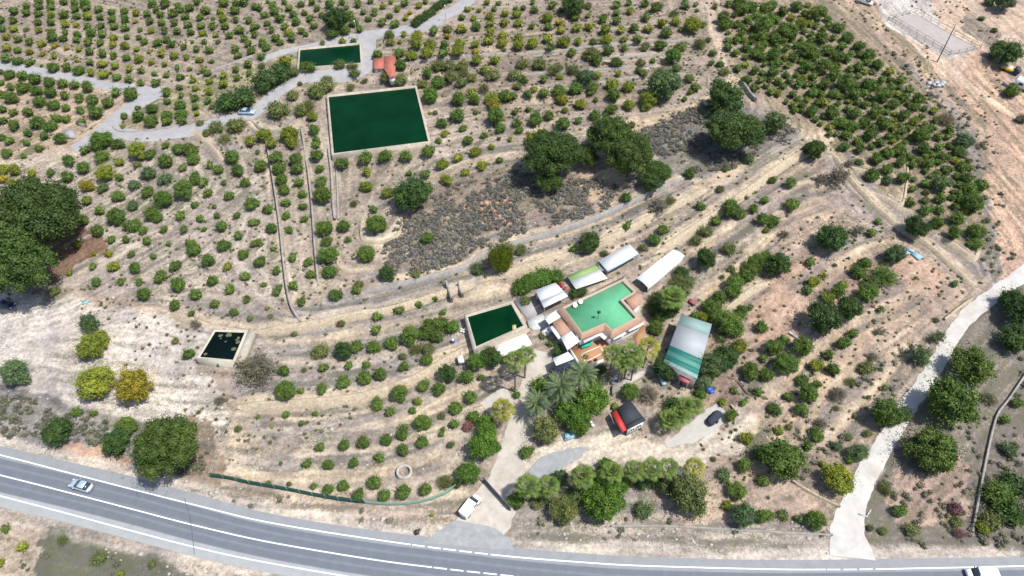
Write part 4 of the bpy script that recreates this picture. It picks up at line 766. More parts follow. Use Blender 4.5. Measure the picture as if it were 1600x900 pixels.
vehicle('car', 1362, 4, 1343, -2, WPAINT, 'white car at the top edge beside the pale track', 'car', 'van', 4.6, 1.8, 1.0)
# yellow and black machine
g = g1(1577, 112); t = thing('yellow_truck', g, -.75, 'small yellow and black truck under the dark tree at the top right', 'truck'); m = MB(); m.box((-.8, 0, .75), (1.5, .95, .18)); m.box((-.8, .9, 1.0), (1.5, .05, .28)); m.box((-.8, -.9, 1.0), (1.5, .05, .28)); m.obj('load_bed', surf('yellow_paint', (.7, .5, .03, 1), .1), t)
loft([(.9, .95, .85, .5, 1.9), (1.8, .95, .85, .5, 1.9), (2.5, .9, .75, .5, 1.1)], DARK, 'cab', t); m = MB(); m.box((-.8, 0, 1.1), (1.2, .6, .22)); m.obj('cargo', WHITE, t)
for x in (-1.5, 1.6):
    for s in (-1, 1): m = MB(); m.tube((x, s*.75, .38), (x, s*1.0, .38), .38, .38, 12); m.obj('wheel', TYRE, t)
# caravan
g = g1(1603, 141); t = thing('caravan', g, -.72, 'white caravan with grey side at the right edge', 'caravan'); loft([(-3.4, 1.15, 1.1, .5, 2.3), (-3.1, 1.2, 1.15, .45, 2.7), (3.0, 1.2, 1.15, .45, 2.7), (3.5, 1.15, 1.1, .5, 2.0)], WPAINT, 'body', t)
for x in (-1.8, 0, 1.8): m = MB(); m.box((x, -1.2, 1.7), (.55, .04, .35)); m.obj('window', GLASS, t)
for s in (-1, 1): m = MB(); m.tube((0, s*.95, .33), (0, s*1.18, .33), .33, .33, 12); m.obj('wheel', TYRE, t)
# dark covered trailer
a, b = g1(1106, 664, .6), g1(1127, 641, .6); c = (a+b)/2; d = b-a; t = thing('trailer', (c[0], c[1], float(H(c[0], c[1]))), math.atan2(d[1], d[0]), 'long dark covered trailer parked beside the white concrete ramp', 'trailer')
loft([(-2.0, .5, .3, .5, .8), (-1.5, .85, .5, .45, 1.2), (1.2, .85, .5, .45, 1.2), (1.8, .55, .3, .5, .8)], NET, 'tarpaulin', t); m = MB(); m.tube((1.7, 0, .5), (3.0, 0, .45), .06, .05); m.obj('drawbar', GREYM, t)
for s in (-1, 1): m = MB(); m.tube((-.2, s*.8, .28), (-.2, s*1.0, .28), .28, .28, 12); m.obj('wheel', TYRE, t)
# blue-grey covered car near big hut
# small clutter
def junk(name, u, v, parts, label, cat, rz=0):
    o = MB()
    for kx in parts: o.box(*kx[:3])
    ob = o.obj(name, parts[0][3]); ob.location = g1(u, v); ob.rotation_euler = (0, 0, rz); tag(ob, label, cat)
junk('tarpaulin', 891, 681, [((0, 0, .35), (1.1, .7, .12), .5, BLUEP), ((.5, .5, .5), (.6, .4, .15), 1.1, BLUEP), ((-.6, -.3, .6), (.5, .45, .1), .1, BLUEP), ((-.2, 0, .15), (1.2, .8, .15), .4, GREYM)], 'crumpled pale blue tarpaulin on a heap beside the olive coloured willowy tree', 'tarpaulin')
junk('rubble_heap', 1463, 132, [((x_, y_, .25), (.7, .5, .3), x_, GREYM) for x_, y_ in ((-2, .3), (-.9, -.6), (.2, .5), (1.3, -.3), (2, .6), (0, -.9))], 'heap of grey scrap dumped on the stony slope', 'scrap heap')
junk('plastic_sheet', 133, 473, [((0, 0, .12), (.6, .4, .12), .3, BLUEP), ((.4, .3, .2), (.35, .35, .15), .9, WHITE)], 'crumpled light blue plastic sheet on the dirt near the left orchard', 'plastic sheet')
junk('pallet_stack', 1422, 392, [((0, 0, .2), (.8, .35, .1), -.5, BLUEP), ((-1.3, -.8, .15), (.8, .5, .08), .3, WHITE), ((.9, -1.6, .1), (.8, 1.1, .1), .5, WHITE)], 'pale blue and white boards beside the grey-green tree', 'boards')
junk('blue_crate', 1107, 610, [((0, 0, .45), (.6, .5, .45), .4, BLUE), ((.5, -.4, .2), (.5, .3, .2), .4, WHITE)], 'blue crate under the blue-green conifer by the shed', 'crate')
junk('red_cart', 1081, 474, [((0, 0, .45), (.8, .45, .2), -.7, PINK), ((.3, -.3, .25), (.2, .2, .25), 0, PINK)], 'red cart on the dirt above the corrugated shed', 'cart')
junk('flower_pots', 876, 446.5, [((x_*.6, x_*-.8, .35), (.35, .25, .35), .5, RED) for x_ in (-1.5, -.5, .5, 1.5)], 'row of red pots beside the white porch roof', 'pots')
junk('mirror_panel', 1033, 595, [((0, 0, .5), (.35, .9, .05), .2, BLUEP), ((.3, -.9, .3), (.4, .3, .3), .2, GREYM)], 'pale blue panel leaning in the yard left of the striped shed', 'panel')
junk('white_table', 862, 517, [((0, 0, .7), (.7, .6, .04), .4, WHITE)]+[((a*.5, b*.4, .35), (.04, .04, .35), 0, WHITE) for a in (-1, 1) for b in (-1, 1)], 'white table among the shrubs left of the white awning strip', 'table')
junk('stone_pile', 960, 594, [((x_, y_, .2), (.5, .45, .3), x_, GREYM) for x_, y_ in ((-.7, 0), (.3, .4), (.6, -.5), (-.2, -.7))], 'small heap of grey stones below the tall palms', 'stone heap')
junk('sign_board', 1569, 134, [((0, 0, .5), (.8, .06, .5), -.9, GREYM), ((.5, .5, .4), (.06, .8, .4), -.6, WHITE)], 'leaning boards on the pink ground left of the caravan', 'boards')
junk('broken_pipe', 1348, 806, [((0, 0, .12), (.8, .12, .12), -.3, GREYM), ((1.2, .5, .12), (.8, .12, .12), .8, GREYM)], 'broken grey pipe lying on the white track', 'pipe')
for u, v, lb in ((833, 600, 1), (1062, 690, 2)): pass
junk('utility_box', 652, 833, [((0, 0, .4), (.35, .3, .4), .2, DARK)]+[((0, .28, .8), (.38, .05, .05), .2, GREYM)], 'small dark utility box beside the road at the driveway mouth', 'utility box')
# ------------------------------------------------------------------ plants: unit meshes (crown radius 1)
def leaf_quads(c, nrm, s, rs, aspect=.7):
    n = len(c); t = rs.randn(n, 3); t -= (t*nrm).sum(1)[:, None]*nrm*.6; t /= np.linalg.norm(t, axis=1)[:, None]+1e-6
    b = np.cross(nrm, t); b /= np.linalg.norm(b, axis=1)[:, None]+1e-6; s = s[:, None]
    v = np.stack([c-t*s, c-b*s*aspect+t*s*.1, c+t*s, c+b*s*aspect-t*s*.1], 1).reshape(-1, 3); return v, np.arange(4*n).reshape(n, 4)
def ico(sub_=2):
    bm = bmesh.new(); bmesh.ops.create_icosphere(bm, subdivisions=sub_, radius=1); v = np.array([x.co[:] for x in bm.verts]); f = np.array([[a.index for a in q.verts] for q in bm.faces]); bm.free(); return v, f
ICO2, ICO1 = ico(2), ico(1)
def leafcol(n, rs, lo=.6, hi=1.45, per=4):
    k = lo+(hi-lo)*rs.rand(n)**1.3; c = np.c_[k, k*(.96+.08*rs.rand(n)), k*(.8+.3*rs.rand(n)), np.ones(n)]; return np.repeat(c, per, 0)
def crown_np(seed, lobes, n, ls, flat_=.8, zc=.75, lobe_r=(.38, .55), spread=.62, core=.82, open_=0., low=-.5, shoots=0):
    """crown as many leaf clumps over uneven lobes; returns (verts, tris, quads, colours)"""
    rs = np.random.RandomState(seed); V = []; Fq = []; Ft = []; Cc = []; nv = 0
    L = [];
    for k in range(lobes):
        for _ in range(30):
            d = rs.randn(3); d /= np.linalg.norm(d)
            if d[2] > low: break
        r = rs.uniform(*lobe_r); L.append((d*np.array([1, 1, flat_])*spread*rs.uniform(.75, 1.1), r))
    L.append((np.array([0, 0, .02]), .66 if lobes < 14 else .60))
    for c, r in L:
        bv, bf = ICO2 if r > .3 else ICO1; dis = 1+.22*(rs.rand(len(bv))-.5)
        v = bv*dis[:, None]*r*core*np.array([1, 1, .85])+c+[0, 0, zc]; V.append(v); Ft.append(bf+nv); nv += len(v); k = rs.uniform(.85, 1.05); Cc.append(np.tile([k, k, k*.9, 1], (len(v), 1)))
        m = int(n*r*r/sum(q[1]**2 for q in L)); d = rs.randn(m, 3); d /= np.linalg.norm(d, axis=1)[:, None]; rad = r*(core+(.25+open_)*rs.rand(m)**1.2)
        p = d*rad[:, None]*np.array([1, 1, .9])+c
        # leave out the leaves buried inside other lobes
        keep = np.ones(m, bool)
        for c2, r2 in L:
            if c2 is c: continue
            keep &= np.linalg.norm((p-c2)/np.array([1, 1, .9]), axis=1) > r2*core*.93
        p = p[keep]; d = d[keep]; m = len(p); nn = d*.8+rs.randn(m, 3)*.55+[0, 0, .25]; nn /= np.linalg.norm(nn, axis=1)[:, None]
        v, f = leaf_quads(p+[0, 0, zc], nn, ls*(.6+.8*rs.rand(m)), rs); V.append(v); Fq.append(f+nv); nv += len(v); Cc.append(leafcol(m, rs))
    if shoots:
        for k in range(shoots):
            d = rs.randn(3); d[2] = abs(d[2])*.9+.1; d /= np.linalg.norm(d); m = 9; t = np.linspace(.72, rs.uniform(1.0, 1.32), m); p = d*t[:, None]*np.array([1, 1, flat_])*(spread+.42)+rs.randn(m, 3)*.035+[0, 0, zc]
            nn = rs.randn(m, 3)+[0, 0, .6]; nn /= np.linalg.norm(nn, axis=1)[:, None]; v, f = leaf_quads(p, nn, ls*(.5+.7*rs.rand(m)), rs, .5); V.append(v); Fq.append(f+nv); nv += len(v); Cc.append(leafcol(m, rs))
    V = np.vstack(V); V[:, 2] = np.maximum(V[:, 2], .03); return V, np.vstack(Ft), np.vstack(Fq), np.vstack(Cc)
def to_mesh(name, d, mat):
    m = MB(); m.add(d[0], [d[1], d[2]], d[3]); return m.mesh(name, mat)
def trunk_np(h, r, seed, limbs=4, spread=.5):
    rs = np.random.RandomState(seed); m = MB(); m.tube((0, 0, -.15), (0.02, .01, h*.6), r, r*.75, 7)
    for k in range(limbs): a = k*2*math.pi/limbs+rs.rand(); m.tube((0.02, .01, h*.5), (math.cos(a)*spread, math.sin(a)*spread, h*1.15), r*.6, r*.2, 5)
    return m
CIT = [crown_np(100+k, 10, 1500, .078, .74, .70, (.30, .48), .56, .74, .22, shoots=46) for k in range(6)]
CITM = [to_mesh('citrus_crown', d, FOL) for d in CIT]; CITT = trunk_np(.7, .07, 1).mesh('citrus_trunk', BARK)
BUSHM = [to_mesh('bush_crown', crown_np(200+k, 12, 1500, .068, .62, .52, (.24, .44), .62, .66, .35, shoots=60), FOL) for k in range(4)]
TREEM = [to_mesh('tree_crown', crown_np(300+k, 40, 7000, .046, .85, .88, (.18, .32), .76, .74, .28, shoots=90), FOL) for k in range(3)]
TREET = trunk_np(.9, .07, 3, 5).mesh('tree_trunk', BARK)
PINEM = [to_mesh('pine_crown', crown_np(400+k, 75, 26000, .025, .66, 1.0, (.12, .25), .80, .78, .25, -.25, shoots=120), FOL) for k in range(3)]
PINET = trunk_np(1.0, .05, 4, 6, .6).mesh('pine_trunk', BARK)
def feathery_np(seed, n=6000, ls=.042, up=.5):
    """open grey feathery crown: many thin sprays on radiating twigs"""
    rs = np.random.RandomState(seed); V = []; F = []; Cc = []; nv = 0
    for k in range(170):
        d = rs.randn(3); d[2] = abs(d[2])*.8+up*.3; d /= np.linalg.norm(d); e = d*np.array([1, 1, .95])*rs.uniform(.7, 1.08); m = n//170; t = rs.rand(m)**.6
        p = e[None]*t[:, None]+[0, 0, .22]+rs.randn(m, 3)*.055; nn = rs.randn(m, 3)+[0, 0, .5]; nn /= np.linalg.norm(nn, axis=1)[:, None]
        v, f = leaf_quads(p, nn, ls*(.5+rs.rand(m)), rs, .35); V.append(v); F.append(f+nv); nv += len(v); Cc.append(leafcol(m, rs, .7, 1.3))
    m = MB(); m.add(np.vstack(V), [np.vstack(F)], np.vstack(Cc)); return m.mesh('feathery_crown', FOL)
FEATM = [feathery_np(500+k) for k in range(3)]
def twig_np(seed, n=36):
    rs = np.random.RandomState(seed); m = MB(); m.tube((0, 0, -.1), (.03, 0, .35), .05, .04, 6); tips = []
    for k in range(n):
        a = rs.rand()*6.28; e = rs.uniform(.15, 1.2); p1 = np.array([.03, 0, .3])+np.array([math.cos(a)*math.cos(e), math.sin(a)*math.cos(e), math.sin(e)])*rs.uniform(.3, .55)
        m.tube((.03, 0, rs.uniform(.15, .34)), p1, .022, .012, 4)
        for _ in range(3): p2 = p1+rs.randn(3)*.17+(p1-[0, 0, .3])*.45; m.tube(p1, p2, .011, .004, 3); tips.append((p1, p2))
    return m, tips
TWIGM = []; SPARM = []
for k in range(3):
    m, tips = twig_np(600+k); TWIGM.append(m.mesh('branches', PALE_BARK)); rs = np.random.RandomState(k); V = []; F = []; nv = 0; Cc = []
    for a, b in tips:
        mm = 16; t = rs.rand(mm)*1.15; p = a+(b-a)*t[:, None]+rs.randn(mm, 3)*.05; nn = rs.randn(mm, 3)+[0, 0, .8]; nn /= np.linalg.norm(nn, axis=1)[:, None]; v, f = leaf_quads(p, nn, .045*(.5+rs.rand(mm)), rs, .5); V.append(v); F.append(f+nv); nv += len(v); Cc.append(leafcol(mm, rs, .6, 1.3))
    mm = MB(); mm.add(np.vstack(V), [np.vstack(F)], np.vstack(Cc)); SPARM.append(mm.mesh('sparse_leaves', FOL))
# foliage colours (albedo)
FC = {'': (.092, .150, .031), 'y': (.180, .215, .030), 'Y': (.25, .215, .024), 'D': (.048, .092, .026), 'b': (.085, .135, .062), 's': (.125, .150, .055), 'G': (.085, .165, .026), 'P': (.056, .096, .024), 'g': (.165, .155, .125), 'R': (.22, .11, .12)}
def fcol(c, rs, v=.18): k = 1+v*(rs.rand()-.5)*2; b = FC[c]; return (b[0]*k*(1+.15*(rs.rand()-.5)), b[1]*k, b[2]*k*(1+.2*(rs.rand()-.5)), 1)
HTXT = {'': 'green', 'y': 'yellow-green', 'Y': 'golden yellow', 'D': 'dark green', 'b': 'grey-green', 's': 'olive', 'G': 'bright green', 'g': 'grey', 'P': 'green', 'R': 'pinkish'}
# tile -> points "x,y[,r][code]" in quarter pixels of that tile
TILES = {
(0,0): """240,5 315,10 395,10 165,35 240,40 318,45 465,15 530,15,36 470,55 540,45 85,70,30 163,80 238,85 320,90y 400,90,32 478,100 545,100,32y 617,55 697,70 775,70 850,80y 918,85 975,55 950,18,32 1030,25,34 1003,90 1077,85,34 1112,35 1125,60 1185,48,32 1230,8 1160,100 1250,105 1282,62,34 1395,20,34 1395,112,32y 1375,70y 1467,65,32 1472,20 1525,10,34 1590,40
80,128,28 8,125 237,135 318,140 408,148,30y 475,155,20y 548,160 630,160 630,105 700,118 782,118,30 845,130,18Y 937,130 1010,140 1090,140 1176,152 1255,160 1330,115,18s 1475,125,24 1555,125 1330,165 1407,165
10,175 82,180y 165,185,20s 242,190,24y 318,200 325,235,34 405,200,24 480,215 395,240 480,245 570,205,34 550,258,34 635,210,32 712,165 780,172,30 710,235,26y 793,230,22 625,265 875,185,18 945,190,24y 1027,190 1107,195 1187,200 1265,208,26y 1350,218,20y 1435,220 1500,185,34 1585,170 1590,215
40,230,26y 113,248,24 185,260 260,272,28y 340,285,22Y 415,300,18Y 490,310,20y 705,278,28y 777,285,32y 870,235,20 900,262 985,265,32 1042,245 1075,275,28 1150,290,24 1202,262,14 1278,262,20 1225,302 1362,262,18s 1302,312,30 1525,240 1550,270 1470,305,30 1490,345 1570,320,30
40,300y 108,312 185,325,24y 267,335,20Y 335,350,22y 560,322,30 635,332,32 852,305,22y 930,322,16y 1010,332,30y 1087,345,32y 710,345 790,358,28 1165,358,22y 1247,372y 1325,382,18 1185,430,18y 1105,418,20
35,362,36 103,380,36 183,388,30 260,410,12 410,370,14y 480,375,18y 565,388 638,398,32y 718,412y 868,368,32y 948,388,22y 1027,402,20y 805,430y 878,440 962,460,20 1040,468,22 1127,482 1270,435y 1295,455
330,415,40 415,420,32 490,437,38 570,455,28y 645,465,34y 727,482,30 807,492,32 880,515,27 972,517,32
5,450,20 55,465,38 140,475,36 213,495,42 305,508,40 390,525,34 467,530,32 550,545,40 722,577,36 812,587,48 8,520,22 65,540,30 145,548,42 230,565,38 313,582,38 405,597,34 492,608,36 577,628,38 672,640,38 10,590,28 75,610,46 242,635,42 330,657,40 413,675,30 497,685,32 592,700,52 12,680,30 85,702,28 172,700,36 15,752,32 85,782,40 235,765,48 310,785,45 347,740,36 415,745,28 510,760,25 178,828,32 12,860 60,880,30 275,850,30 378,867,40 165,893,25
1205,500,25y 1310,510,24y 1395,525,32y 1120,543,25 1220,552,22y 1308,570,30y 1130,595,22 1218,612,30 1300,628,28 1395,470,26y 1475,435,26 1550,400,30 1480,485,26 1557,455,26 1042,578,32 1042,635,25 860,672,20 952,678,38 775,722,26 860,727,40 1125,655,38 1220,668,24 1042,720,42 1130,710,40 945,760,45 768,785,20y 1040,755,36 1135,755,34 1230,710,20y 1325,670,20s 635,865,62G 740,895,44 1350,800,50s 1480,790,60s 1250,770,24s 1400,860,50s 1560,880,40y 1290,830,30s""",
(400,0): """20,45,30 75,10,15 105,30 112,68,34 50,95 175,10,22 205,48 150,112,34 68,145,24 230,92,28 280,25,26 98,188,26 178,165,26 253,135,32 303,80,22 350,12,25 383,52,24 337,112,28 415,95,26s 360,162,26 283,190,26 312,212,20 200,205,28y 225,235,32 122,235,30 10,165,20 15,210,30 150,265,25 40,265,28 65,295,30 460,28,34 540,12,26 565,48,22 640,25,28 715,8,20 590,98,34 670,75,22 740,75,28 795,38,25y 845,12,18y 885,55,26y 835,97,24 790,135,34 700,118,24 615,138,36 560,190,36 645,180,28 480,208,38 870,150,32 930,20,28 962,78,18Y 1017,35,24y 935,110,22y 1060,8,22 1005,130,24 495,115,78D
35,352,28 35,410,30s 175,385,48y 240,450,35s 325,415,46 540,260,26y 610,258,22 415,270,18s 520,405,40s 600,405,42s
835,220,35s 925,212,24y 838,268,30s 900,262,18y 1005,225,40y 1000,280,45y 975,345,40y 1085,285,42y 1070,335,42y 895,330,38 905,410,38 755,338,38 1110,190,34 1200,180,34s 1200,228,22Y 1285,178,36y 1378,162,34 1360,112,22y 1285,108,24 1322,58,24y 1395,65,18y 1445,15,22y 1490,55,22 1180,280,30 1170,330,36 1270,270,42y 1260,325,42y 1370,280,30y 1375,320,24Y 1378,375,40y 1465,100,34y 1465,145,30y 1465,195,34y 1455,255,35y 1555,85,26y 1555,140,30y 1545,225,36y 1540,265,38y 1515,20,20 1550,310,20s
1130,410,48s 1200,410,50s 1290,410,45s 1495,375,35y 1075,458,34G 1135,505,50G 1085,590,54G 1220,480,45s 1300,450,40s 1280,520,40s 1345,490,35s 1430,440,35y 1480,470,50s 1425,550,45s 1270,620,50 1370,625,38 1350,580,34y 1480,615,52y 1490,660,40Y 1560,600,48 1260,720,52 1165,770,38 1180,835,28y 1295,800,30 1140,880,24 1120,705,20s 1085,705,14y 1375,700,20 1500,730,54 1530,800,38 1425,845,28 1325,875,38 1520,865,15 1590,870,20y
620,475,35s 590,540,35s 810,485,40s 900,500,45s 1040,525,35s 680,500,24s 365,815,40 375,880,30 350,725,38y 50,850,52y 205,840,54y 430,540,60s 375,580,55s 320,660,60s 280,690,50s 140,700,70s 230,600,40s 440,490,40s 275,525,18s 95,895,40y 225,895,42y""",
(800,0): """30,90,34y 40,140,32y 25,50,18 70,45,22 140,60,28 130,15,20 250,30,32 305,65,22 475,40,25s 220,110,38y 225,165,30 125,165,22 400,110,28 300,140,30Y 305,190,30y 405,170,36y 475,95,22 485,165,34y 570,120,34 580,190,38y 590,245,40y 40,235,36y 40,285,42y 130,270,40y 225,240,36y 240,310,34 325,265,42y 415,260,30y 505,265,25s 655,30,35 655,80,28 655,125,34 730,20,24 740,70,28y 830,25,30 835,105,34 905,45,38 1085,35,30 1080,10,20 1150,25,20 1155,65,15 940,145,34y 1015,80,34s 1020,130,36y 1130,150,56y 1195,155,22 1055,185,18y 680,185,34y 765,180,34 785,238,34 855,180,34y 965,205,42 700,245,26y 600,312,38 375,325,34 705,300,30 830,295,34s 925,285,42 1060,290,40s 1175,270,50s 1260,330,28 1225,250,22s 380,30,70D
500,340,60s 535,380,40 655,385,42 880,378,24 1005,350,54G 805,390,34s 70,400,45s 170,400,50s 270,430,55s 380,440,45s 460,490,58b 535,470,32y 300,480,26y 200,497,28 665,460,25y 790,440,26 820,470,30s 1025,430,30 920,440,30s 1110,490,34 1150,545,36 1115,575,24 1080,618,20 1285,515,32 1245,395,22 1300,400,26 1330,450,34s 20,470,48s
10,600,30 95,605,34 200,590,36 290,560,50 310,620,42Y 400,555,46 510,550,42 430,645,42y 490,595,22 525,625,20s 630,530,50y 635,600,50 725,540,44y 950,530,105b 860,610,55y 840,660,40y 735,655,42y 620,685,44 70,500,30 35,540,30s 105,685,22 20,700,24 330,690,24 230,720,38 150,745,50 515,715,38 415,750,30 320,775,50 30,770,36 45,815,30 190,835,46y 120,870,46y 330,870,48 220,880,50 745,780,28s 140,560,25y
1270,40,22 1320,110,45 1340,150,45 1440,60,45 1500,40,45 1420,20,45 1580,50,40 1480,120,36 1570,160,55 1560,230,45 1400,250,30 1350,290,34 1460,295,34 1400,330,30 1520,330,40 1560,350,40 1560,290,45 1410,425,30 1465,500,38 1520,440,32 1560,495,30 1515,550,32 1350,205,18 1500,180,26s 1410,150,30 1530,90,34""",
(1200,0): """25,30,40 90,70,40 180,40,40 230,90,34 310,80,55 50,120,35 120,190,60 40,230,50 210,150,40y 270,215,26 345,185,24 435,170,40 340,240,48 410,235,26 500,235,40 465,285,36 375,310,42 235,310,52 285,340,50 40,340,50 115,300,34 160,355,36 350,410,54 440,355,46 490,365,32 235,420,46 125,405,30 30,450,42 570,290,40 630,340,42 685,400,38 570,405,30 515,430,28 570,425,34 410,475,44 285,470,34 175,465,24 485,520,54 565,475,24 350,530,42 240,525,26 190,520,36 95,540,28 20,570,30 155,590,28 115,635,20 275,575,40 415,585,38 535,585,50 505,635,22 355,640,36y 310,640,26 215,655,26 165,690,24 275,695,42 400,705,48 630,530,50 710,500,28 690,545,30 760,445,34y 655,450,24s 825,500,36 770,545,32 885,560,30 725,590,52 780,650,44 850,610,36 945,620,42 920,670,32 605,655,30 665,650,20 545,710,42 670,705,50 455,765,50 525,795,44 605,770,38 725,770,50 855,720,44 960,730,28 915,760,38y 1040,690,30y 840,820,34 1025,800,30 960,845,52 1060,855,32 1130,810,34 640,845,48 755,850,30 385,840,24 330,775,20 490,845,36 560,880,32 700,890,34 850,890,26 880,800,26 1215,885,52b 1120,740,55g 1525,570,46 1485,15,60b 1390,10,40b 1335,115,20s 1415,190,20s""",
(0,225): """40,55,38 165,10,28 243,25,30 148,75,20 25,155,40y 95,162,40y 15,215,34Y 88,250,38y 198,185,30y 205,240,44 300,275,30y 315,178,32 418,205,42 432,105,42 522,145,46 535,35,34 632,75,50 740,20,50 615,5,45 660,180,54y 745,208,30 745,110,32y 860,45,56y 940,60,38 857,130,28s 930,185,50b 1035,10,26 1035,105,50 1035,220,50b 1115,30,45 1190,30,52 1207,90,44 1140,150,30s 835,258,42b 740,325,42 640,275,38b 550,260,46Y 510,250,22y 542,355,34 622,412,36 832,378,42b 920,300,44 1020,345,54 1150,290,60 1215,205,48 1268,235,36 1300,305,34 1310,130,28 1362,160,36 1398,240,22 1430,325,36 1530,245,36 1490,165,44 1455,80,52 1218,378,28 1340,390,20 1358,450,24 1250,468,28 1127,445,36 725,450,54 950,435,52 980,455,40 820,510,52 515,478,42 610,540,44 895,535,34 1027,532,28 1150,538,30 1275,533,20 1382,517,40 1575,490,30 1480,450,26 1570,370,50 695,595,30 785,597,28 918,605,32 1057,625,20 1487,570,34 1400,630,46 1185,620,36 1207,660,48 490,625,28y 585,685,18y 680,685,28y 820,688,26 957,702,24 1590,625,26 1520,690,38 1300,730,46 1095,760,44 845,775,40 710,765,38y 577,762,28 433,800,24y 1420,768,34y 1532,822,36 1325,855,38 1005,830,42 868,860,28 755,860,30 600,860,34 1115,875,50 1437,890,24 1595,740,16""",
(400,225): """10,50,18 105,20,50 225,15,40 372,5,30 30,140,46 125,85,46 245,90,44 380,72,40 142,150,46 257,155,44 400,155,32 160,225,42 175,290,38 270,238,34 292,310,34 405,235,44 412,320,56 188,367,34 290,392,30 8,370,24 72,410,36 190,448,30 303,470,28 8,490,24 98,525,40 208,535,30 425,520,56 548,515,48 440,612,38 573,600,26 18,615,30 112,655,18 225,705,34 328,735,34 452,695,58 685,680,56 30,735,40 127,790,32 340,815,34 460,795,50 48,878,20 235,885,36 145,895,24
540,120,46 682,90,50 805,78,46 940,72,44 1075,45,46 690,175,34y 690,262,44y 820,308,42y 610,370,30s 733,408,30 750,505,60 1062,188,34 1168,128,40y 1195,225,42y 1265,85,34y 1375,48,38y 1310,178,30y 1415,132,38y 1470,15,24y 1522,100,24 960,185,22 965,315,112D 1078,275,36 1070,590,46 818,808,52D 1390,780,46b 640,880,34s 1010,845,30s""",
(800,225): """1110,187,38 712,335,40D 480,620,72D 382,660,28 60,665,40s 715,528,32 945,535,38 890,595,44 820,650,30s 1175,385,36 915,400,80t 990,350,40s 1150,605,40s 1215,545,46s 1275,480,36 1370,400,60 1430,430,44 1510,405,36 1460,325,28s 1580,350,30 1565,475,44 1590,540,24 1215,720,66D 1360,655,48s 1370,780,28s 1315,830,22s 1530,740,60 1590,700,40 1470,810,58 1400,860,58 270,700,18s 1305,285,28s 1480,100,40b 1335,150,28s 580,680,34s 90,875,52G 180,840,52G 265,830,46G 45,900,40G""",
(1200,225): """475,15,38 575,35,36 660,20,50 745,50,44 675,95,42 565,110,28b 510,120,45t 825,35,50 885,80,32 750,150,42 665,175,48 830,115,38 905,130,30 1000,125,40 970,30,44 1070,20,36 1100,80,38 1060,115,28 1120,160,40 1215,135,40 1200,50,42 1215,10,48 850,210,44 740,230,34b 910,220,22 995,250,36 1080,245,55b 905,280,26 990,305,24s 980,355,28s 885,362,34 1140,245,22 1155,300,18s 1240,215,42 1325,255,50 1260,285,48 1075,345,36 1280,370,60 1170,390,30 1180,465,50 990,415,40 1070,410,36 1060,490,42 1160,558,48 1300,548,52 1295,620,48 1370,480,20s
925,530,72D 400,580,95D 285,40,66D 150,370,52 140,245,40 30,225,28 30,480,48 440,200,95t 570,530,60t 645,555,34 685,485,24 265,735,34 60,760,76D 290,860,44y 345,820,24y 470,880,36y 560,800,50 600,750,42 730,820,92f 790,690,62b 925,835,12 1165,873,26 650,870,60s 420,755,18s 100,560,44t 330,240,50t""",
(0,450): """335,20,40s 900,35,48 1115,5,40 1225,40,40 1435,15,32 1095,105,38 1345,100,32 1197,160,24 1465,150,30 1545,72,30 1562,190,22 1250,130,14s 1225,215,44g 1175,412,40 1097,330,26s 560,220,60b 480,775,38 580,785,26 1240,775,18s 790,870,60 1490,880,26s 95,525,88b 1350,820,14s 1375,700,40g""",
(400,450): """130,25,30 235,8,36 285,85,34 503,40,48 630,15,34 72,125,16y 90,175,18s 760,178,36 892,140,36 1020,100,30 1120,65,24 1170,150,24 752,260,34 530,225,26s 545,395,56D 630,365,46 740,365,48 850,345,50 965,300,60 1060,290,50 1100,250,60 1160,220,50 1230,245,48G 1130,300,50 1000,380,45s 1080,380,45s 1065,450,42 918,430,28s 400,400,56s 425,495,34 578,485,30 690,480,28 175,520,40 300,510,22s 925,490,36 780,540,46 545,585,50 680,560,52 180,635,66 280,640,26y 410,630,40 900,660,54 1050,605,46 1145,632,48 1195,535,54D 755,720,46 840,775,36 1010,710,30y 980,765,30 1045,840,54 920,880,36 190,790,28 370,785,22 285,845,22 12,805,18 100,870,12Y 1312,560,50 1405,560,24 1340,680,48 1250,745,48 1360,800,46 1240,850,38 1330,870,38R 1440,865,62G 1170,885,20 1160,800,26s 1380,460,58G 1470,430,60D 1560,440,34 240,290,22s""",
(800,450): """960,500,78D 740,650,56 860,660,74g 1370,230,80 1300,190,60 1250,110,60 1200,180,40y 1150,170,34 1430,360,52y 1310,310,40s 1440,150,44 1490,118,24 1300,60,52 1380,30,52 1560,245,44 1390,640,28 1450,710,28 1535,645,34 1490,520,55 1570,440,30 1590,540,50 1315,710,32y 1370,800,46 1180,660,40G 975,160,42D 880,130,50D 1050,30,56s 960,80,60s 900,250,48 300,370,30 285,400,42D 240,350,24 30,670,26G 645,740,28y 190,300,24s 460,430,18 830,580,12s 560,510,44D 700,490,30D 440,20,40D 400,30,26D 900,60,40 1020,100,34""",
(1200,450): """505,130,78D 380,60,46y 250,10,36 440,20,46 620,30,60 705,130,26 1050,200,20s 100,320,36 35,370,56 215,365,60 530,285,36 470,345,46 710,265,52t 380,420,36 660,430,52t 305,485,48y 405,510,44 610,500,48s 120,470,75 45,560,75y 215,580,44 310,600,32 250,665,58 135,680,34 45,755,46 210,760,44 440,660,58g 330,840,42g 430,750,24s 130,870,24s 70,890,30y 300,890,30 730,625,22s 1560,720,40 1480,825,36 1390,690,50g 520,580,38s 540,800,22s 345,190,110D""",
(0,675): """35,605,32 140,720,36y 5,820,28y 620,790,46s 390,675,40s 760,885,24y 950,830,28s""",
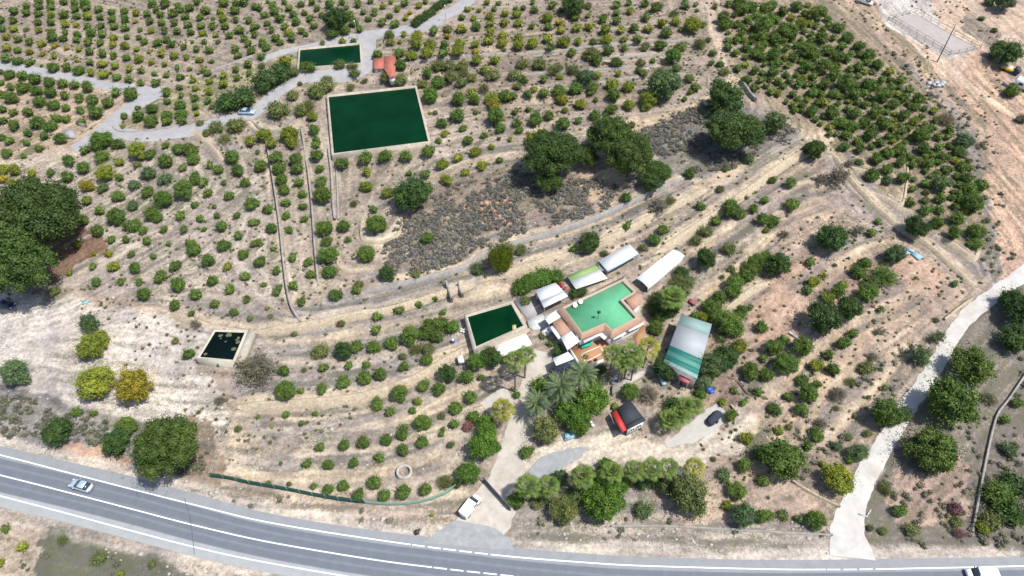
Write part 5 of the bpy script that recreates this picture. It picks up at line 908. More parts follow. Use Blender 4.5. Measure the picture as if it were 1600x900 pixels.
(400,675): """155,195,14 400,95,34 548,82,40 670,68,46 815,50,40 915,15,42 1040,62,42 1160,10,22 1220,80,26b 315,200,36 458,205,40 612,192,36 770,160,38 922,115,44 78,320,20 207,325,18s 360,338,26 450,362,40 548,335,40 740,315,50 640,390,44 800,395,44 925,375,50 1060,360,44 1185,310,58s 1420,90,88G 1330,250,74G 1445,20,60G 1100,518,14y 1500,100,34G 1250,330,30D""",
(800,675): """95,120,48 1320,270,50b 1465,40,44y 1450,210,50 1570,305,42 1405,365,55 1350,460,36y 1450,520,75b 1570,530,48 20,430,50 160,450,42s 1260,170,18s 30,460,30D""",
(1200,675): """310,25,46 250,85,36 430,95,36b 560,130,55b 510,175,32 340,200,24y 10,520,34 90,520,40s 190,545,30 300,550,62 740,350,50s 820,490,46 890,610,50s 1500,110,50b 1350,600,46y 1170,480,46R 1200,630,44R 620,10,30s 500,30,28s 1180,560,40s 1550,80,30s 720,620,30s 640,600,24s""",
}
BIG = [  # px u, v, radius px, mesh kind, colour, label
(48, 335, 70, 'pine', 'P', 'huge spreading pine at the left edge of the photo'), (22, 412, 62, 'pine', 'P', 'big pine in front of the huge one, above the dark blue car'), (92, 320, 34, 'pine', 'P', 'smaller pine crown at the right flank of the huge left pine'),
(262, 700, 51, 'pine', 'P', 'round dense pine beside the road above the verge'), (862, 238, 46, 'pine', 'P', 'broad pine nearest the large reservoir on the scrub slope'), (857, 282, 22, 'pine', 'P', 'small round pine in front of the broad one'),
(955, 215, 40, 'pine', 'P', 'tall pine in the middle of the scrub slope group'), (985, 242, 40, 'pine', 'P', 'pine crown overlapping the tall middle one from the right'), (1028, 265, 22, 'pine', 'P', 'slender pine right of the tall ones above the grey wall'), (1018, 285, 17, 'tree', 'D', 'dark evergreen at the foot of the slender pine'), (915, 240, 22, 'pine', 'P', 'small pine between the broad and the tall pine'),
(1148, 200, 44, 'pine', 'P', 'big dark pine beside the grey scrub bank'), (1135, 155, 30, 'tree', 'D', 'dark olive tree behind the big dark pine'), (1210, 191, 19, 'tree', 'b', 'round blue-green tree right of the big dark pine'),
(355, 160, 22, 'bush', 'D', 'dark hedge bush at the lower end beside the lane bend'), (378, 152, 24, 'bush', 'D', 'middle dark hedge bush behind the pale blue car'), (415, 128, 22, 'bush', 'D', 'dark hedge bush below the oblong reservoir'), (436, 115, 20, 'bush', 'D', 'uppermost dark hedge bush of the lane bend'),
(143, 540, 22, 'tree', 'y', 'olive yellow tree in front of a grey one in the chalky field'), (152, 532, 18, 'bush', 'y', 'yellow crown touching the olive yellow tree in the chalky field'), (148, 596, 28, 'tree', 'y', 'round yellow-green tree left of the orange tinted one'), (210, 602, 29, 'tree', 'Y', 'round orange tinted tree in the chalky field'),
(88, 674, 24, 'tree', 'D', 'dark round evergreen on the bank above the road, leftmost'), (182, 690, 21, 'tree', 'D', 'dark evergreen on the road bank left of the round pine'),
(398, 573, 37, 'feather', 'g', 'tall grey feathery shrub beside the small black basin'),
(925, 622, 30, 'tree', 'G', 'bright green tree left of the black roofed hut'), (895, 646, 26, 'tree', 'G', 'bright green tree between date palms and hut'), (852, 672, 22, 'tree', 's', 'olive coloured willowy tree beside the driveway'), (843, 602, 16, 'bush', 'G', 'leafy green bush beside the driveway under the date palms'), (905, 665, 16, 'tree', 'G', 'lower green crown left of the pair of white chairs'),
(1110, 572, 22, 'tree', 'b', 'blue-green conifer overhanging the striped shed'), (1101, 598, 13, 'tree', 'b', 'smaller blue-green conifer crown at the shed corner'), (1131, 561, 21, 'tree', 'D', 'dark glossy round tree right of the conifer'),
(1045, 680-32, 17, 'bush', '', 'green shrub in the palm cluster of the yard'), (1050, 632, 15, 'bush', 'D', 'dark shrub at the top of the yard palm cluster'),
(1433, 552, 28, 'sparse', 'b', 'thin grey-green tree leaning over the white track'), (1465, 527, 18, 'sparse', 'b', 'airy grey tree crown at the left edge of the white track'), (1442, 563, 16, 'sparse', 'G', 'green lower crown beside the white track'),
(1517, 571, 30, 'tree', '', 'round tree right of the white track, topmost of the lower pair'), (1488, 631, 39, 'tree', '', 'big round tree right of the white track, lower of the pair'), (1385, 648, 24, 'tree', '', 'dark green tree overhanging the left side of the white track'), (1412, 648, 14, 'bush', 'b', 'grey-green bush overlapping the white track'),
(1585, 470, 22, 'tree', 'D', 'dark tree at the right edge, upper'), (1592, 490, 24, 'tree', 'D', 'dark tree at the right edge, middle'), (1590, 528, 24, 'tree', 'D', 'dark tree at the right edge, lowest of three'),
(940, 785, 30, 'tree', 'G', 'tall bright green tree in the roadside grove'), (960, 760, 22, 'tree', 'G', 'green tree among the roadside palms'), (880, 795, 22, 'tree', 's', 'soft green tree left in the roadside grove'), (948, 727, 14, 'tree', 'G', 'small green tree at the top of the roadside grove'), (876, 747, 14, 'tree', 'b', 'grey-green tree behind the roadside palms'), (966, 783, 14, 'bush', 'G', 'low bright green bush right in the roadside grove'), (1007, 797, 17, 'bush', 'b', 'grey-green bush on the pale ground right of the grove'),
(1078, 772, 32, 'tree', 's', 'large dark olive willowy tree at the right end of the grove'), (1050, 760, 17, 'tree', 's', 'olive tree left of the willowy one'), (1193, 709, 16, 'tree', 'D', 'dark tree touching the big green tree in the lower right orchard'),
(1222, 716, 35, 'tree', '', 'big dense green tree in the lower right orchard'), (1310, 748, 24, 'tree', 'y', 'yellow-green tree beside the lower white track'), (1460, 704, 37, 'tree', '', 'very broad green tree below the round pair at right'), (1430, 700, 20, 'tree', 's', 'olive crown on the left flank of the very broad tree'),
(1573, 80, 24, 'tree', 'D', 'dark green round tree beside the sand arena'), (1581, 143, 12, 'bush', 's', 'small airy tree in front of the caravan'), (1598, 187, 10, 'bush', 'g', 'grey shrub at the right edge near the top'),
(1063, 440, 20, 'feather', 's', 'feathery green tree at the end of the long white awning'), (1035, 470, 17, 'tree', 's', 'olive tree between awning and striped shed'), (1025, 512, 12, 'tree', '', 'round green tree at the right end of the house'),
(784, 414, 25, 'cane', 'y', 'tall clump of yellow-green cane on the sandy track'), (770, 404, 11, 'cane', 's', 'smaller cane clump behind the tall one'),
(1345, 765-60, 13, 'bush', 'b', 'grey-green bush near the left edge of the white track'),
(1575, 800, 26, 'bush', 'D', 'dark green scrub bush in the lower right corner'), (1560, 770, 24, 'bush', '', 'green scrub bush above the lower right corner'), (1590, 760, 24, 'bush', 'D', 'dark scrub bush at the lower right edge'), (1545, 815, 18, 'bush', 's', 'olive bush at the end of the curved pale wall'),
(814, 448, 16, 'bush', 'G', 'lower left end of the leafy green hedge above the garden reservoir'), (832, 439, 18, 'bush', 'G', 'middle of the leafy green hedge above the garden reservoir'), (850, 432, 18, 'bush', 'G', 'tall middle part of the green hedge behind the porch roof'), (868, 432, 15, 'bush', 'G', 'right part of the green hedge behind the porch roof'), (897, 459, 9, 'bush', 'D', 'dark bush between green roof and canopy'), (820, 470, 10, 'bush', 's', 'wispy olive shrub on the grey patio beside the porch roof'),
 (1066, 425, 12, 'tree', 'D', 'dark tree beside the right end of the long white awning'), (1052, 478, 14, 'tree', 'D', 'dark tree above the red cart'), (1030, 492, 14, 'tree', 'D', 'dark tree between the house and the striped shed'), (1018, 478, 11, 'bush', 's', 'olive shrub beside the house corner'), (1078, 440, 11, 'bush', 's', 'loose shrub right of the ragged palm'), (1003, 757, 13, 'bush', 'D', 'dark undergrowth below the fifth roadside palm'), (1028, 754, 14, 'bush', 'D', 'dark undergrowth below the sixth roadside palm'), (930, 772, 22, 'tree', 'G', 'leafy middle tree of the roadside grove'), (975, 752, 13, 'bush', '', 'green undergrowth between fourth and fifth roadside palms'), (838, 777, 12, 'bush', 's', 'olive undergrowth below the first roadside palm'),
 (899, 775, 20, 'bush', 'b', 'grey-green undergrowth between the roadside palms'), (925, 752, 18, 'tree', 'G', 'green crown under the third roadside palm'), (850, 775, 14, 'bush', 's', 'olive undergrowth below the second roadside palm'), (808, 780, 13, 'bush', '', 'green bush at the right end of the driveway gate'),
]
for k in range(9): BIG.append((650+k*6.2, 36-k*4.6, 9-k*.12, 'bush', 'D', 'dark hedge bush number along the top lane'))
def zone(u, v):
    if v < 100 and u < 560: return 'upper left orchard'
    if u < 250 and v < 235: return 'lane side plot'
    if u < 400 and v < 215: return 'wedge plot'
    if u < 500 and v < 200: return 'thicket under the lane'
    if u < 510 and v < 510: return 'left orchard'
    if u < 340 and v > 470: return 'chalky field'
    if u > 1120 and v < 420 and u-1120 > (v-120)*.6: return 'right orchard'
    if v < 230: return 'top centre orchard'
    if v < 450 and u < 850: return 'plot below the reservoir'
    if v > 590 and u < 790: return 'lower terraces'
    if v > 455 and u < 740: return 'middle terraces'
    if u < 1150 and v > 430: return 'house garden'
    if v > 800: return 'roadside strip'
    return 'right hand terraces'
pts = []
for (tu, tv), s in TILES.items():
    for e in s.split():
        code = e[-1] if not e[-1].isdigit() else ''; n_ = [float(q) for q in (e[:-1] if code else e).split(',')]; r = n_[2] if len(n_) > 2 else 27.
        u, v, r = tu+n_[0]/4, tv+n_[1]/4, r/4*1.04
        if u > 1120 and v < 420 and u-1120 > (v-120)*.6: r *= 1.02
        if any(abs(u-p[0]) < .45*(r+p[2]) and abs(v-p[1]) < .35*(r+p[2]) and p[4] != (tu, tv) for p in pts): continue
        pts.append((u, v, r, code, (tu, tv)))
gr = random.Random(5); OP = [(1125, 5), (1270, 5), (1330, 60), (1400, 120), (1460, 185), (1520, 250), (1530, 330), (1500, 340), (1420, 240), (1330, 225), (1270, 190), (1190, 140), (1140, 70)]; n_add = 0
for _ in range(5000):
    if n_add >= 95: break
    gu, gv = gr.uniform(1120, 1535), gr.uniform(0, 345)
    if not inpoly(np.array([gu]), np.array([gv]), OP)[0]: continue
    if min(math.hypot(gu-q[0], (gv-q[1])*1.25)-q[2]*.75 for q in pts if q[0] > 1050) < 5.5: continue
    pts.append((gu, gv, gr.uniform(5.5, 8), gr.choice(['', '', '', 'y']), (0, 1))); n_add += 1
print('filled', n_add)
ORD = 'first second third fourth fifth sixth seventh eighth ninth tenth eleventh twelfth thirteenth fourteenth fifteenth sixteenth seventeenth eighteenth nineteenth twentieth'.split()
ORD += ['twenty-'+w for w in ORD[:9]]+['thirtieth']+['thirty-'+w for w in ORD[:9]]
def cls(q): return 'c' if not (q[3] in ('s', 'g', 'R', 't', 'f', 'b', 'D', 'G') or q[2] > 13.7) else ({'t': 't', 'g': 'g', 's': 's', 'R': 's'}.get(q[3]) or ('T' if q[2] > 13 else 'B'))
ORDER = {}
for key in set((zone(q[0], q[1]), cls(q)) for q in pts):
    g_ = [q for q in pts if (zone(q[0], q[1]), cls(q)) == key]; rows = {}; rh = 16 if key[1] == 'c' else 40; v0 = min(q[1] for q in g_)
    for q in g_: rows.setdefault(int((q[1]-v0)/rh), []).append(q)
    for ri, kk in enumerate(sorted(rows)):
        rr_ = sorted(rows[kk]); 
        for j, q in enumerate(rr_): ORDER[(q[0], q[1])] = ('' if len(rows) == 1 else '%s row down' % ORD[ri], '' if len(rr_) == 1 else '%s from left' % ORD[j])
def uniq(base_, u, v):
    a, b = ORDER[(u, v)]; return ', '.join(x for x in (base_, a, b) if x)
def plant(kind, u, v, rpx, code, label, cat, group, seed, name=None):
    rs = np.random.RandomState(seed)
    hc = {'citrus': .70, 'bush': .5, 'tree': .88, 'pine': 1.0, 'feather': .6, 'sparse': .55, 'cane': .8}[kind]
    p = g1(u, v, 1.0); R = rpx/ppm(p); p = g1(u, v, hc*R); R = rpx/ppm(p); b = np.array([p[0], p[1], float(H(p[0], p[1]))])
    t = thing(name or kind, tuple(b), rs.rand()*6.28, label, cat, group)
    def ch(nm, me, col=None):
        o = bpy.data.objects.new(nm, me); C.objects.link(o); o.parent = t
        if col: o.color = col
        return o
    c = fcol(code, rs); a_ = rs.uniform(.88, 1.13); t.scale = (R*a_, R/a_, R*rs.uniform(.85, 1.12))
    if kind == 'citrus': ch('crown', CITM[seed % 6], c); ch('trunk', CITT)
    elif kind == 'bush': ch('foliage', BUSHM[seed % 4], c)
    elif kind == 'tree': ch('crown', TREEM[seed % 3], c); ch('trunk', TREET)
    elif kind == 'pine': ch('crown', PINEM[seed % 3], c); ch('trunk', PINET)
    elif kind == 'feather': ch('crown', FEATM[seed % 3], c); ch('trunk', CITT)
    elif kind == 'sparse': ch('leaves', SPARM[seed % 3], c); ch('branches', TWIGM[seed % 3])
    elif kind == 'cane': ch('canes', CANEM, c)
    return t
rs = np.random.RandomState(9); V = []; F = []; nv = 0; Cc = []
for k in range(260):
    a = rs.rand()*6.28; r = rs.rand()**.5*.45; x, y = math.cos(a)*r, math.sin(a)*r; hh = rs.uniform(1.2, 2.1); lean = .35
    for q in range(9):
        z = hh*(.25+.75*q/9); bx, by = x*(1+lean*z), y*(1+lean*z); aa = rs.rand()*6.28; L = .22; V.append([(bx, by, z), (bx+math.cos(aa)*L*.5-.02, by+math.sin(aa)*L*.5, z+.12), (bx+math.cos(aa)*L, by+math.sin(aa)*L, z+.02), (bx+math.cos(aa)*L*.5+.02, by+math.sin(aa)*L*.5+.03, z+.06)]); F.append(np.arange(4)+nv); nv += 4
    w = .012; V.append([(x-w, y, 0), (x+w, y, 0), (x*(1+lean*hh)+w, y*(1+lean*hh), hh), (x*(1+lean*hh)-w, y*(1+lean*hh), hh)]); F.append(np.arange(4)+nv); nv += 4
m = MB(); m.add(np.array(V).reshape(-1, 3), [np.array(F)], leafcol(len(F), rs, .9, 1.7)); CANEM = m.mesh('canes', FOL)
hedge_k = 0
ordw = ['first', 'second', 'third', 'fourth', 'fifth', 'sixth', 'seventh', 'eighth', 'ninth']
BN = {'pine': ('pine_tree', 'pine', 'pines'), 'tree': ('broadleaf_tree', 'tree', 'garden and field trees'), 'bush': ('bush', 'bush', 'bushes'), 'feather': ('feathery_shrub', 'shrub', 'feathery shrubs'), 'sparse': ('sparse_tree', 'tree', 'airy grey trees'), 'cane': ('cane_clump', 'cane', 'cane clumps')}
for k, (u, v, r, kind, code, lab) in enumerate(BIG):
    if kind == 'skip': continue
    if 'number' in lab: lab = '%s dark hedge bush along the top lane, counted from the lower left' % ordw[hedge_k]; hedge_k += 1
    nm, cat, grp = BN[kind]; plant(kind, u, v, r, code, lab, cat, grp, k+11, nm)
# sort the mapped plants: orchard trees and the rest
orch = []; rest = []
for q in pts:
    u, v, r, c, _ = q
    if c in ('s', 'g', 'R', 't', 'f', 'b', 'D', 'G') or r > 13.7: rest.append(q)
    else: orch.append(q)
SZ = lambda r: 'small' if r < 6 else ('medium' if r < 9.5 else 'large')
for k, (u, v, r, c, _) in enumerate(rest):
    z = zone(u, v)
    if c == 't': plant('sparse', u, v, r, 'g', uniq('airy half bare tree, %s' % z, u, v), 'tree', 'half bare trees', k, 'sparse_tree')
    elif c == 'f': plant('feather', u, v, r, 'G', 'large bright feathery green tree on the pink clearing', 'tree', 'feathery shrubs', k, 'feathery_tree')
    elif c == 'g': plant('feather', u, v, r, c, uniq('dry grey shrub, %s' % z, u, v), 'shrub', 'dry grey shrubs', k, 'dry_shrub')
    elif c in ('s', 'R'): plant('bush' if k % 4 else 'feather', u, v, r, c, uniq('%s %s shrub, %s' % (SZ(r), HTXT[c], z), u, v), 'shrub', 'loose shrubs', k, 'shrub')
    elif r > 13: plant('tree', u, v, r, c, uniq('%s round tree, %s' % (HTXT[c], z), u, v), 'tree', 'round broadleaf trees', k, 'broadleaf_tree')
    else: plant('bush' if c != 'G' else 'citrus', u, v, r, c, uniq('%s %s bushy tree, %s' % (SZ(r), HTXT[c], z), u, v), 'tree', 'bushy trees', k, 'bushy_tree')
orch.sort(key=lambda q: -q[2]); NI = 300
for k, (u, v, r, c, _) in enumerate(orch[:NI]): plant('citrus', u, v, r, c, uniq('%s %s citrus tree, %s' % (SZ(r), HTXT[c], zone(u, v)), u, v), 'citrus tree', 'citrus trees of the orchards', k, 'citrus_tree')
mb = MB(); tint = []; rs = np.random.RandomState(2)
small = [crown_np(800+k, 7, 380, .125, .74, .70, (.32, .5), .54, .74, .25, shoots=14) for k in range(5)]
def stuff_tree(mb, b, R, col, d):
    a = rs.rand()*6.28; ca, sa = math.cos(a)*R, math.sin(a)*R; v = d[0]; vv = np.c_[v[:, 0]*ca-v[:, 1]*sa+b[0], v[:, 0]*sa+v[:, 1]*ca+b[1], v[:, 2]*R*rs.uniform(.88, 1.1)+b[2]]
    mb.add(vv, [d[1], d[2]], d[3]); tint.append(np.tile(col, (len(v), 1)))
def finish(mb, name, label=None, kind='stuff'):
    o = mb.obj(name, FOLT); a = o.data.color_attributes.new('Tint', 'FLOAT_COLOR', 'POINT'); a.data.foreach_set('color', np.concatenate(tint).ravel()); tag(o, label, None, None, kind); tint.clear(); return o
for k, (u, v, r, c, _) in enumerate(orch[NI:]):
    p = g1(u, v, 1.2); R = r/ppm(p); p = g1(u, v, .7*R); stuff_tree(mb, (p[0], p[1], float(H(p[0], p[1]))), R, fcol(c, rs), small[k % 5])
print('PLANTS orchard', len(orch), 'rest', len(rest))
finish(mb, 'orchard_trees', 'far rows of small green citrus trees filling the orchards towards the top')
tag(bpy.data.objects['orchard_trees'], cat='orchard')
# ------------------------------------------------------------------ palms
def frond(m, L, el, az, droop, w, n=9, fan=False, rs=None):
    pts_ = []; d = np.array([math.cos(az), math.sin(az)]); x = z = 0; a = el
    for k in range(n+1): pts_.append((d[0]*x, d[1]*x, z)); x += L/n*math.cos(a); z += L/n*math.sin(a); a -= droop/n
    pts_ = np.array(pts_); s = np.array([-d[1], d[0], 0]); V = []; F = []; nv = 0
    for k in range(1, n+1):
        for sg in (-1, 1):
            for e in (0, .5):
                b = pts_[k-1]*(1-e)+pts_[k]*e; t = (k+e)/n; ll = w*math.sin(math.pi*min(1, t*.82+.12))*rs.uniform(.85, 1.1); tg = pts_[k]-pts_[k-1]; tg /= np.linalg.norm(tg)+1e-9
                tip = b+s*sg*ll*.85+tg*ll*.55-np.array([0, 0, ll*.25]); wd = tg*L*.045; V += [b, b+wd, tip]; F.append((nv, nv+1, nv+2)); nv += 3
    V = np.array(V); m.add(V, [np.array(F)], leafcol(len(F), rs, .6, 1.35, 3))
def date_palm_mesh(seed):
    rs = np.random.RandomState(seed); m = MB()
    for k in range(64):
        el = rs.uniform(-.2, 1.25); frond(m, rs.uniform(.85, 1.1), el, k*2.4+rs.rand()*.3, rs.uniform(.9, 1.5), .17, rs=rs)
    return m.mesh('fronds', FOL)
def fan_palm_mesh(seed):
    rs = np.random.RandomState(seed); m = MB()
    for k in range(30):
        q_ = k/29.; el = 1.25-1.7*q_**.7+rs.uniform(-.12, .12); az = k*2.4+rs.rand()*.3; L = (.24+.42*q_**.5)*rs.uniform(.85, 1.15); d = np.array([math.cos(az)*math.cos(el), math.sin(az)*math.cos(el), math.sin(el)]); e = d*L; s = np.array([-math.sin(az), math.cos(az), 0]); up = np.cross(d, s); V = []; F = []
        m.tube((0, 0, 0), e, .012, .008, 3, (.9, .9, .6, 1)); R_ = rs.uniform(.36, .46); nseg = 15
        for q in range(nseg):
            a = (q/(nseg-1)-.5)*3.9; a2 = a+.11; a0 = a-.11; f = lambda t, r_: e+(d*math.cos(t)+s*math.sin(t))*r_; rq = R_*(1-.25*abs(a)/2); tip = f(a, rq)-np.array([0, 0, .28*R_]); i = len(V); V += [e, f(a0, rq*.6)-[0, 0, .03], tip, f(a2, rq*.6)-[0, 0, .03]]; F.append((i, i+1, i+2, i+3))
        m.add(np.array(V), [np.array(F)], leafcol(len(F), rs, .6, 1.4))
    return m.mesh('fronds', FOL)
DPM = [date_palm_mesh(k) for k in range(2)]; FPM = [fan_palm_mesh(10+k) for k in range(3)]
def palm(kind, u, v, rpx, h, label, code='', k=0):
    p = g1(u, v, h); R = rpx/ppm(p)*1.32; b = (p[0], p[1], float(H(p[0], p[1]))); t = thing(kind, b, k*1.3, label, 'palm', 'date palms' if kind == 'date_palm' else 'fan palms')
    rs = np.random.RandomState(k+77); m = MB(); n = max(3, int(h/.8)); bend = rs.uniform(-.02, .02); tr = .16 if kind == 'fan_palm' else .24
    for q in range(n):
        z0, z1 = h*q/n, h*(q+1)/n; x0, x1 = bend*z0, bend*z1; m.tube((x0, 0, z0-(.3 if q == 0 else 0)), (x1, 0, z1), tr*(1.15-.3*q/n), tr*(1.05-.3*q/n), 8)
    m.obj('trunk', surf_palm, t); o = bpy.data.objects.new('fronds', (DPM[k % 2] if kind == 'date_palm' else FPM[k % 3])); C.objects.link(o); o.parent = t; o.location = (bend*h, 0, h-.1); o.scale = (R, R, R); c = {'': (.10, .155, .034), 'b': (.115, .165, .085), 'y': (.20, .20, .03)}[code]; o.color = (*c, 1)
surf_palm = surf('palm_bark', (.16, .13, .10, 1), .4, 5)
for k, a in enumerate([
    ('date_palm', 908, 584, 24, 6.5, 'date palm right of the dark shade net', 'b'), ('date_palm', 876, 604, 26, 6, 'widest date palm between driveway and shade net', 'b'), ('date_palm', 839, 629, 22, 4.5, 'grey-green date palm at the driveway edge', 'b'),
    ('fan_palm', 805, 560, 15, 11, 'tall fan palm casting its shadow left of the driveway', ''), ('fan_palm', 821, 553, 14, 8, 'fan palm behind the tall one below the white terrace', ''), ('fan_palm', 786, 637, 16, 4.5, 'short bright fan palm left of the driveway', 'y'),
    ('fan_palm', 958, 551, 15, 9.5, 'leftmost tall fan palm in front of the orange terrace', ''), ('fan_palm', 984, 549, 15, 9.5, 'second tall fan palm in front of the white facade', ''), ('fan_palm', 972, 562, 13, 8, 'lower fan palm between two tall ones at the terrace', ''), ('fan_palm', 993, 562, 13, 7.5, 'fan palm below the white facade, third from left', ''), ('fan_palm', 1013, 541, 16, 7, 'fan palm at the right end of the house', 'y'),
    ('fan_palm', 1052, 462, 18, 7, 'ragged palm beside the end of the long white awning', ''),
    ('fan_palm', 1047, 654, 16, 3.5, 'leftmost low fan palm in the yard cluster', ''), ('fan_palm', 1062, 646, 15, 3.5, 'second low fan palm in the yard cluster', ''), ('fan_palm', 1071, 634, 15, 4, 'upper fan palm in the yard cluster', ''), ('fan_palm', 1085, 633, 14, 3.5, 'rightmost fan palm in the yard cluster', ''),
    ('fan_palm', 825, 758, 17, 6, 'fan palm beside the gate, leftmost of the roadside row', ''), ('fan_palm', 858, 757, 15, 5.5, 'second fan palm of the roadside row', ''), ('fan_palm', 910, 742, 17, 6, 'third fan palm of the roadside row', ''), ('fan_palm', 956, 736, 16, 6, 'fourth fan palm of the roadside row', ''), ('fan_palm', 992, 733, 15, 6, 'fifth fan palm with a pale leaning trunk', ''), ('fan_palm', 1020, 731, 16, 6, 'sixth fan palm of the roadside row', ''), ('fan_palm', 1046, 729, 14, 5.5, 'seventh fan palm of the roadside row', ''), ('fan_palm', 1086, 728, 14, 5, 'yellowish fan palm at the right end of the roadside row', 'y')]): palm(*a, k=k)
# ------------------------------------------------------------------ low scrub, weeds, stones (nobody could count them)
def scatter(px, dens, seed, jitter=1.5, patch=None):
    p = P(px); r = np.random.RandomState(seed); x0, y0 = p[:, 0].min(), p[:, 1].min(); x1, y1 = p[:, 0].max(), p[:, 1].max(); n = int((x1-x0)*(y1-y0)*dens); x = r.uniform(x0, x1, n); y = r.uniform(y0, y1, n)
    ok = inpoly(x+(fbm(x, y, 4, seed)-.5)*4, y+(fbm(x, y, 4, seed+1)-.5)*4, p)
    if patch is not None: ok &= fbm(x, y, patch[0], seed+5) > patch[1]
    x, y = x[ok], y[ok]; return x, y
CLEAR = []
for px, w in (([(1700, 350), (1620, 412), (1580, 442), (1540, 470), (1507, 500), (1480, 540), (1450, 590), (1415, 640), (1385, 690), (1355, 740), (1335, 785), (1325, 830), (1333, 874)], 2.7), ([(735, 850), (775, 785), (800, 715), (822, 640), (848, 550)], 3.4), ([(760, -40), (700, 22), (662, 42), (575, 55), (470, 75), (408, 95)], 2.8), ([(577, 50), (570, 108), (500, 119), (432, 146), (385, 182), (290, 205), (168, 204)], 2.6), ([(-80, 92), (60, 113), (240, 143)], 2.2), ([(254, 140), (192, 178), (135, 222), (112, 236)], 2.8), ([(1411, 22), (1504, 87)], 6.5), ([(1050, 690), (1130, 640)], 2.6)): CLEAR.append((smooth(P(px), 4), w))
BOXES = [(min(q[0] for q in o_)-.5, max(q[0] for q in o_)+.5, min(q[1] for q in o_)-.5, max(q[1] for q in o_)+.5) for o_ in (R1[1], R2[1], R3[1], R4[1], Ot)]
def clear_of(x, y):
    ok = np.ones(x.shape, bool)
    for p, w in CLEAR: ok &= polydist(x, y, p)[0] > w
    for a, b, c, d in BOXES: ok &= ~((x > a) & (x < b) & (y > c) & (y < d))
    ok &= ~((y < np.interp(x, rt[:, 0], rt[:, 1])+.4) & (y > np.interp(x, rb[:, 0], rb[:, 1])-.4)); return ok
clump = [crown_np(900+k, 3, 90, .17, .55, .36, (.35, .5), .45, .45, .75, shoots=3) for k in range(5)]
def scrub(name, label, areas, dens, rr, cols, seed, patch=(5, .47)):
    mb = MB(); n = 0
    for i, (px, k) in enumerate(areas):
        x, y = scatter(px, dens*k, seed+i, patch=patch); ok = clear_of(x, y); x, y = x[ok], y[ok]; z = H(x, y); r = np.random.RandomState(seed+50+i)
        for j in range(len(x)):
            c = cols[r.randint(len(cols))]; q = 1+.35*(r.rand()-.5); stuff_tree(mb, (x[j], y[j], z[j]), rr*r.uniform(.5, 1.35), (c[0]*q, c[1]*q, c[2]*q, 1), clump[j % 5]); n += 1
    print(name, n); o = finish(mb, name, label); o['category'] = name.split('_')[-1]; return o
A_ = [(600, 440), (600, 385), (640, 335), (700, 292), (790, 268), (870, 280), (950, 285), (975, 300), (948, 330), (870, 355), (800, 375), (745, 395), (700, 420), (640, 440)]
scrub('slope_scrub', 'dark grey heather-like scrub covering the slope above the grey wall', [(A_, 1.0), ([(1000, 200), (1130, 150), (1180, 240), (1150, 268), (1075, 275), (1025, 240)], .9), ([(1190, 180), (1240, 200), (1240, 228), (1180, 240)], .7)], 2.3, .62, [(.165, .16, .18), (.20, .195, .215), (.13, .135, .14), (.23, .215, .20)], 41, (4, .40))
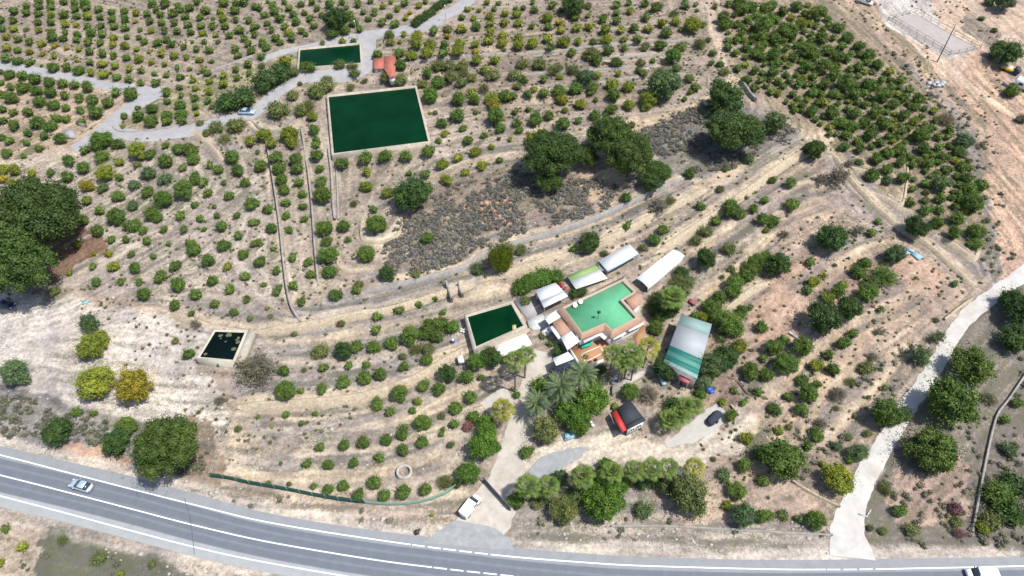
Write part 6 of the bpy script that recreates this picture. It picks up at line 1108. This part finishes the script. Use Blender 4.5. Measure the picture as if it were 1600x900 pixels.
scrub('bank_scrub', 'grey and dark scrub on the road bank and dry slopes', [([(-200, 585), (0, 612), (120, 645), (240, 675), (330, 700), (322, 745), (250, 745), (90, 690), (-200, 630)], 2.6), ([(1240, 640), (1400, 560), (1420, 600), (1340, 700), (1240, 760), (1180, 730)], .7), ([(1430, 640), (1620, 480), (1800, 500), (1800, 860), (1380, 858), (1350, 800)], .55), ([(1520, 720), (1700, 680), (1700, 850), (1530, 850)], 1.6), ([(1395, 95), (1470, 130), (1530, 210), (1550, 330), (1620, 450), (1540, 430), (1530, 300), (1470, 180)], .6), ([(1310, -20), (1380, 40), (1480, 150), (1560, 240), (1640, 330), (1560, 330), (1420, 150)], .35), ([(820, 805), (1300, 815), (1300, 850), (820, 835)], .45), ([(340, 762), (500, 785), (680, 800), (680, 830), (500, 808), (340, 778)], .5), ([(30, 860), (350, 900), (900, 1000), (500, 1050), (0, 960)], .5)], .5, .62, [(.15, .15, .14), (.125, .135, .10), (.17, .165, .16), (.115, .13, .08)], 61, (6, .45))
scrub('weeds', 'small green and dry weeds scattered between the trees', [([(-150, -30), (1560, -30), (1560, 420), (1430, 520), (1180, 760), (740, 600), (350, 740), (100, 470), (-150, 480)], 1.0), ([(1120, 400), (1500, 400), (1400, 600), (1180, 800), (1000, 800)], .8), ([(600, 60), (1130, 0), (1150, 120), (700, 230)], 2.0), ([(0, 30), (560, 30), (450, 110), (0, 110)], .6)], .16, .40, [(.13, .14, .06), (.10, .14, .04), (.15, .14, .10), (.12, .13, .07)], 81, (9, .42))
mb = MB(); r = np.random.RandomState(4); n = 0
for px, dn in (([(-150, 470), (120, 462), (262, 492), (310, 565), (370, 640), (330, 690), (100, 640), (-150, 590)], .25), ([(340, 640), (760, 560), (760, 700), (680, 800), (345, 750)], .08), ([(800, 800), (1310, 812), (1310, 868), (800, 850)], .3), ([(-100, 665), (330, 750), (660, 820), (660, 835), (330, 775), (-100, 690)], .5), ([(600, 440), (600, 385), (700, 290), (960, 270), (970, 320), (700, 430)], .2), ([(1000, 400), (1400, 300), (1500, 440), (1200, 740), (1050, 600)], .08), ([(0, 800), (400, 895), (900, 980), (300, 960)], .3), ([(1290, -20), (1390, 20), (1620, 300), (1600, 430), (1500, 200)], .12), ([(-100, 0), (1200, 0), (1200, 200), (500, 500), (-100, 460)], .03)):
    x, y = scatter(px, dn, n+7, patch=(5, .42)); ok = clear_of(x, y); x, y = x[ok], y[ok]; z = H(x, y)
    for j in range(len(x)):
        s = r.uniform(.12, .34)*(1+.6*(r.rand() < .1)); v = ICO1[0]*(1+.35*(r.rand(len(ICO1[0]))-.5))[:, None]*s*np.array([1, r.uniform(.6, 1), .6]); mb.add(v+[x[j], y[j], z[j]+s*.1], [ICO1[1]]); n += 1
print('stones', n); o = mb.obj('stones', surf('limestone', (.36, .335, .30, 1), .25, 3)); tag(o, 'pale limestone rocks strewn over the dry ground', 'stones', None, 'stuff')
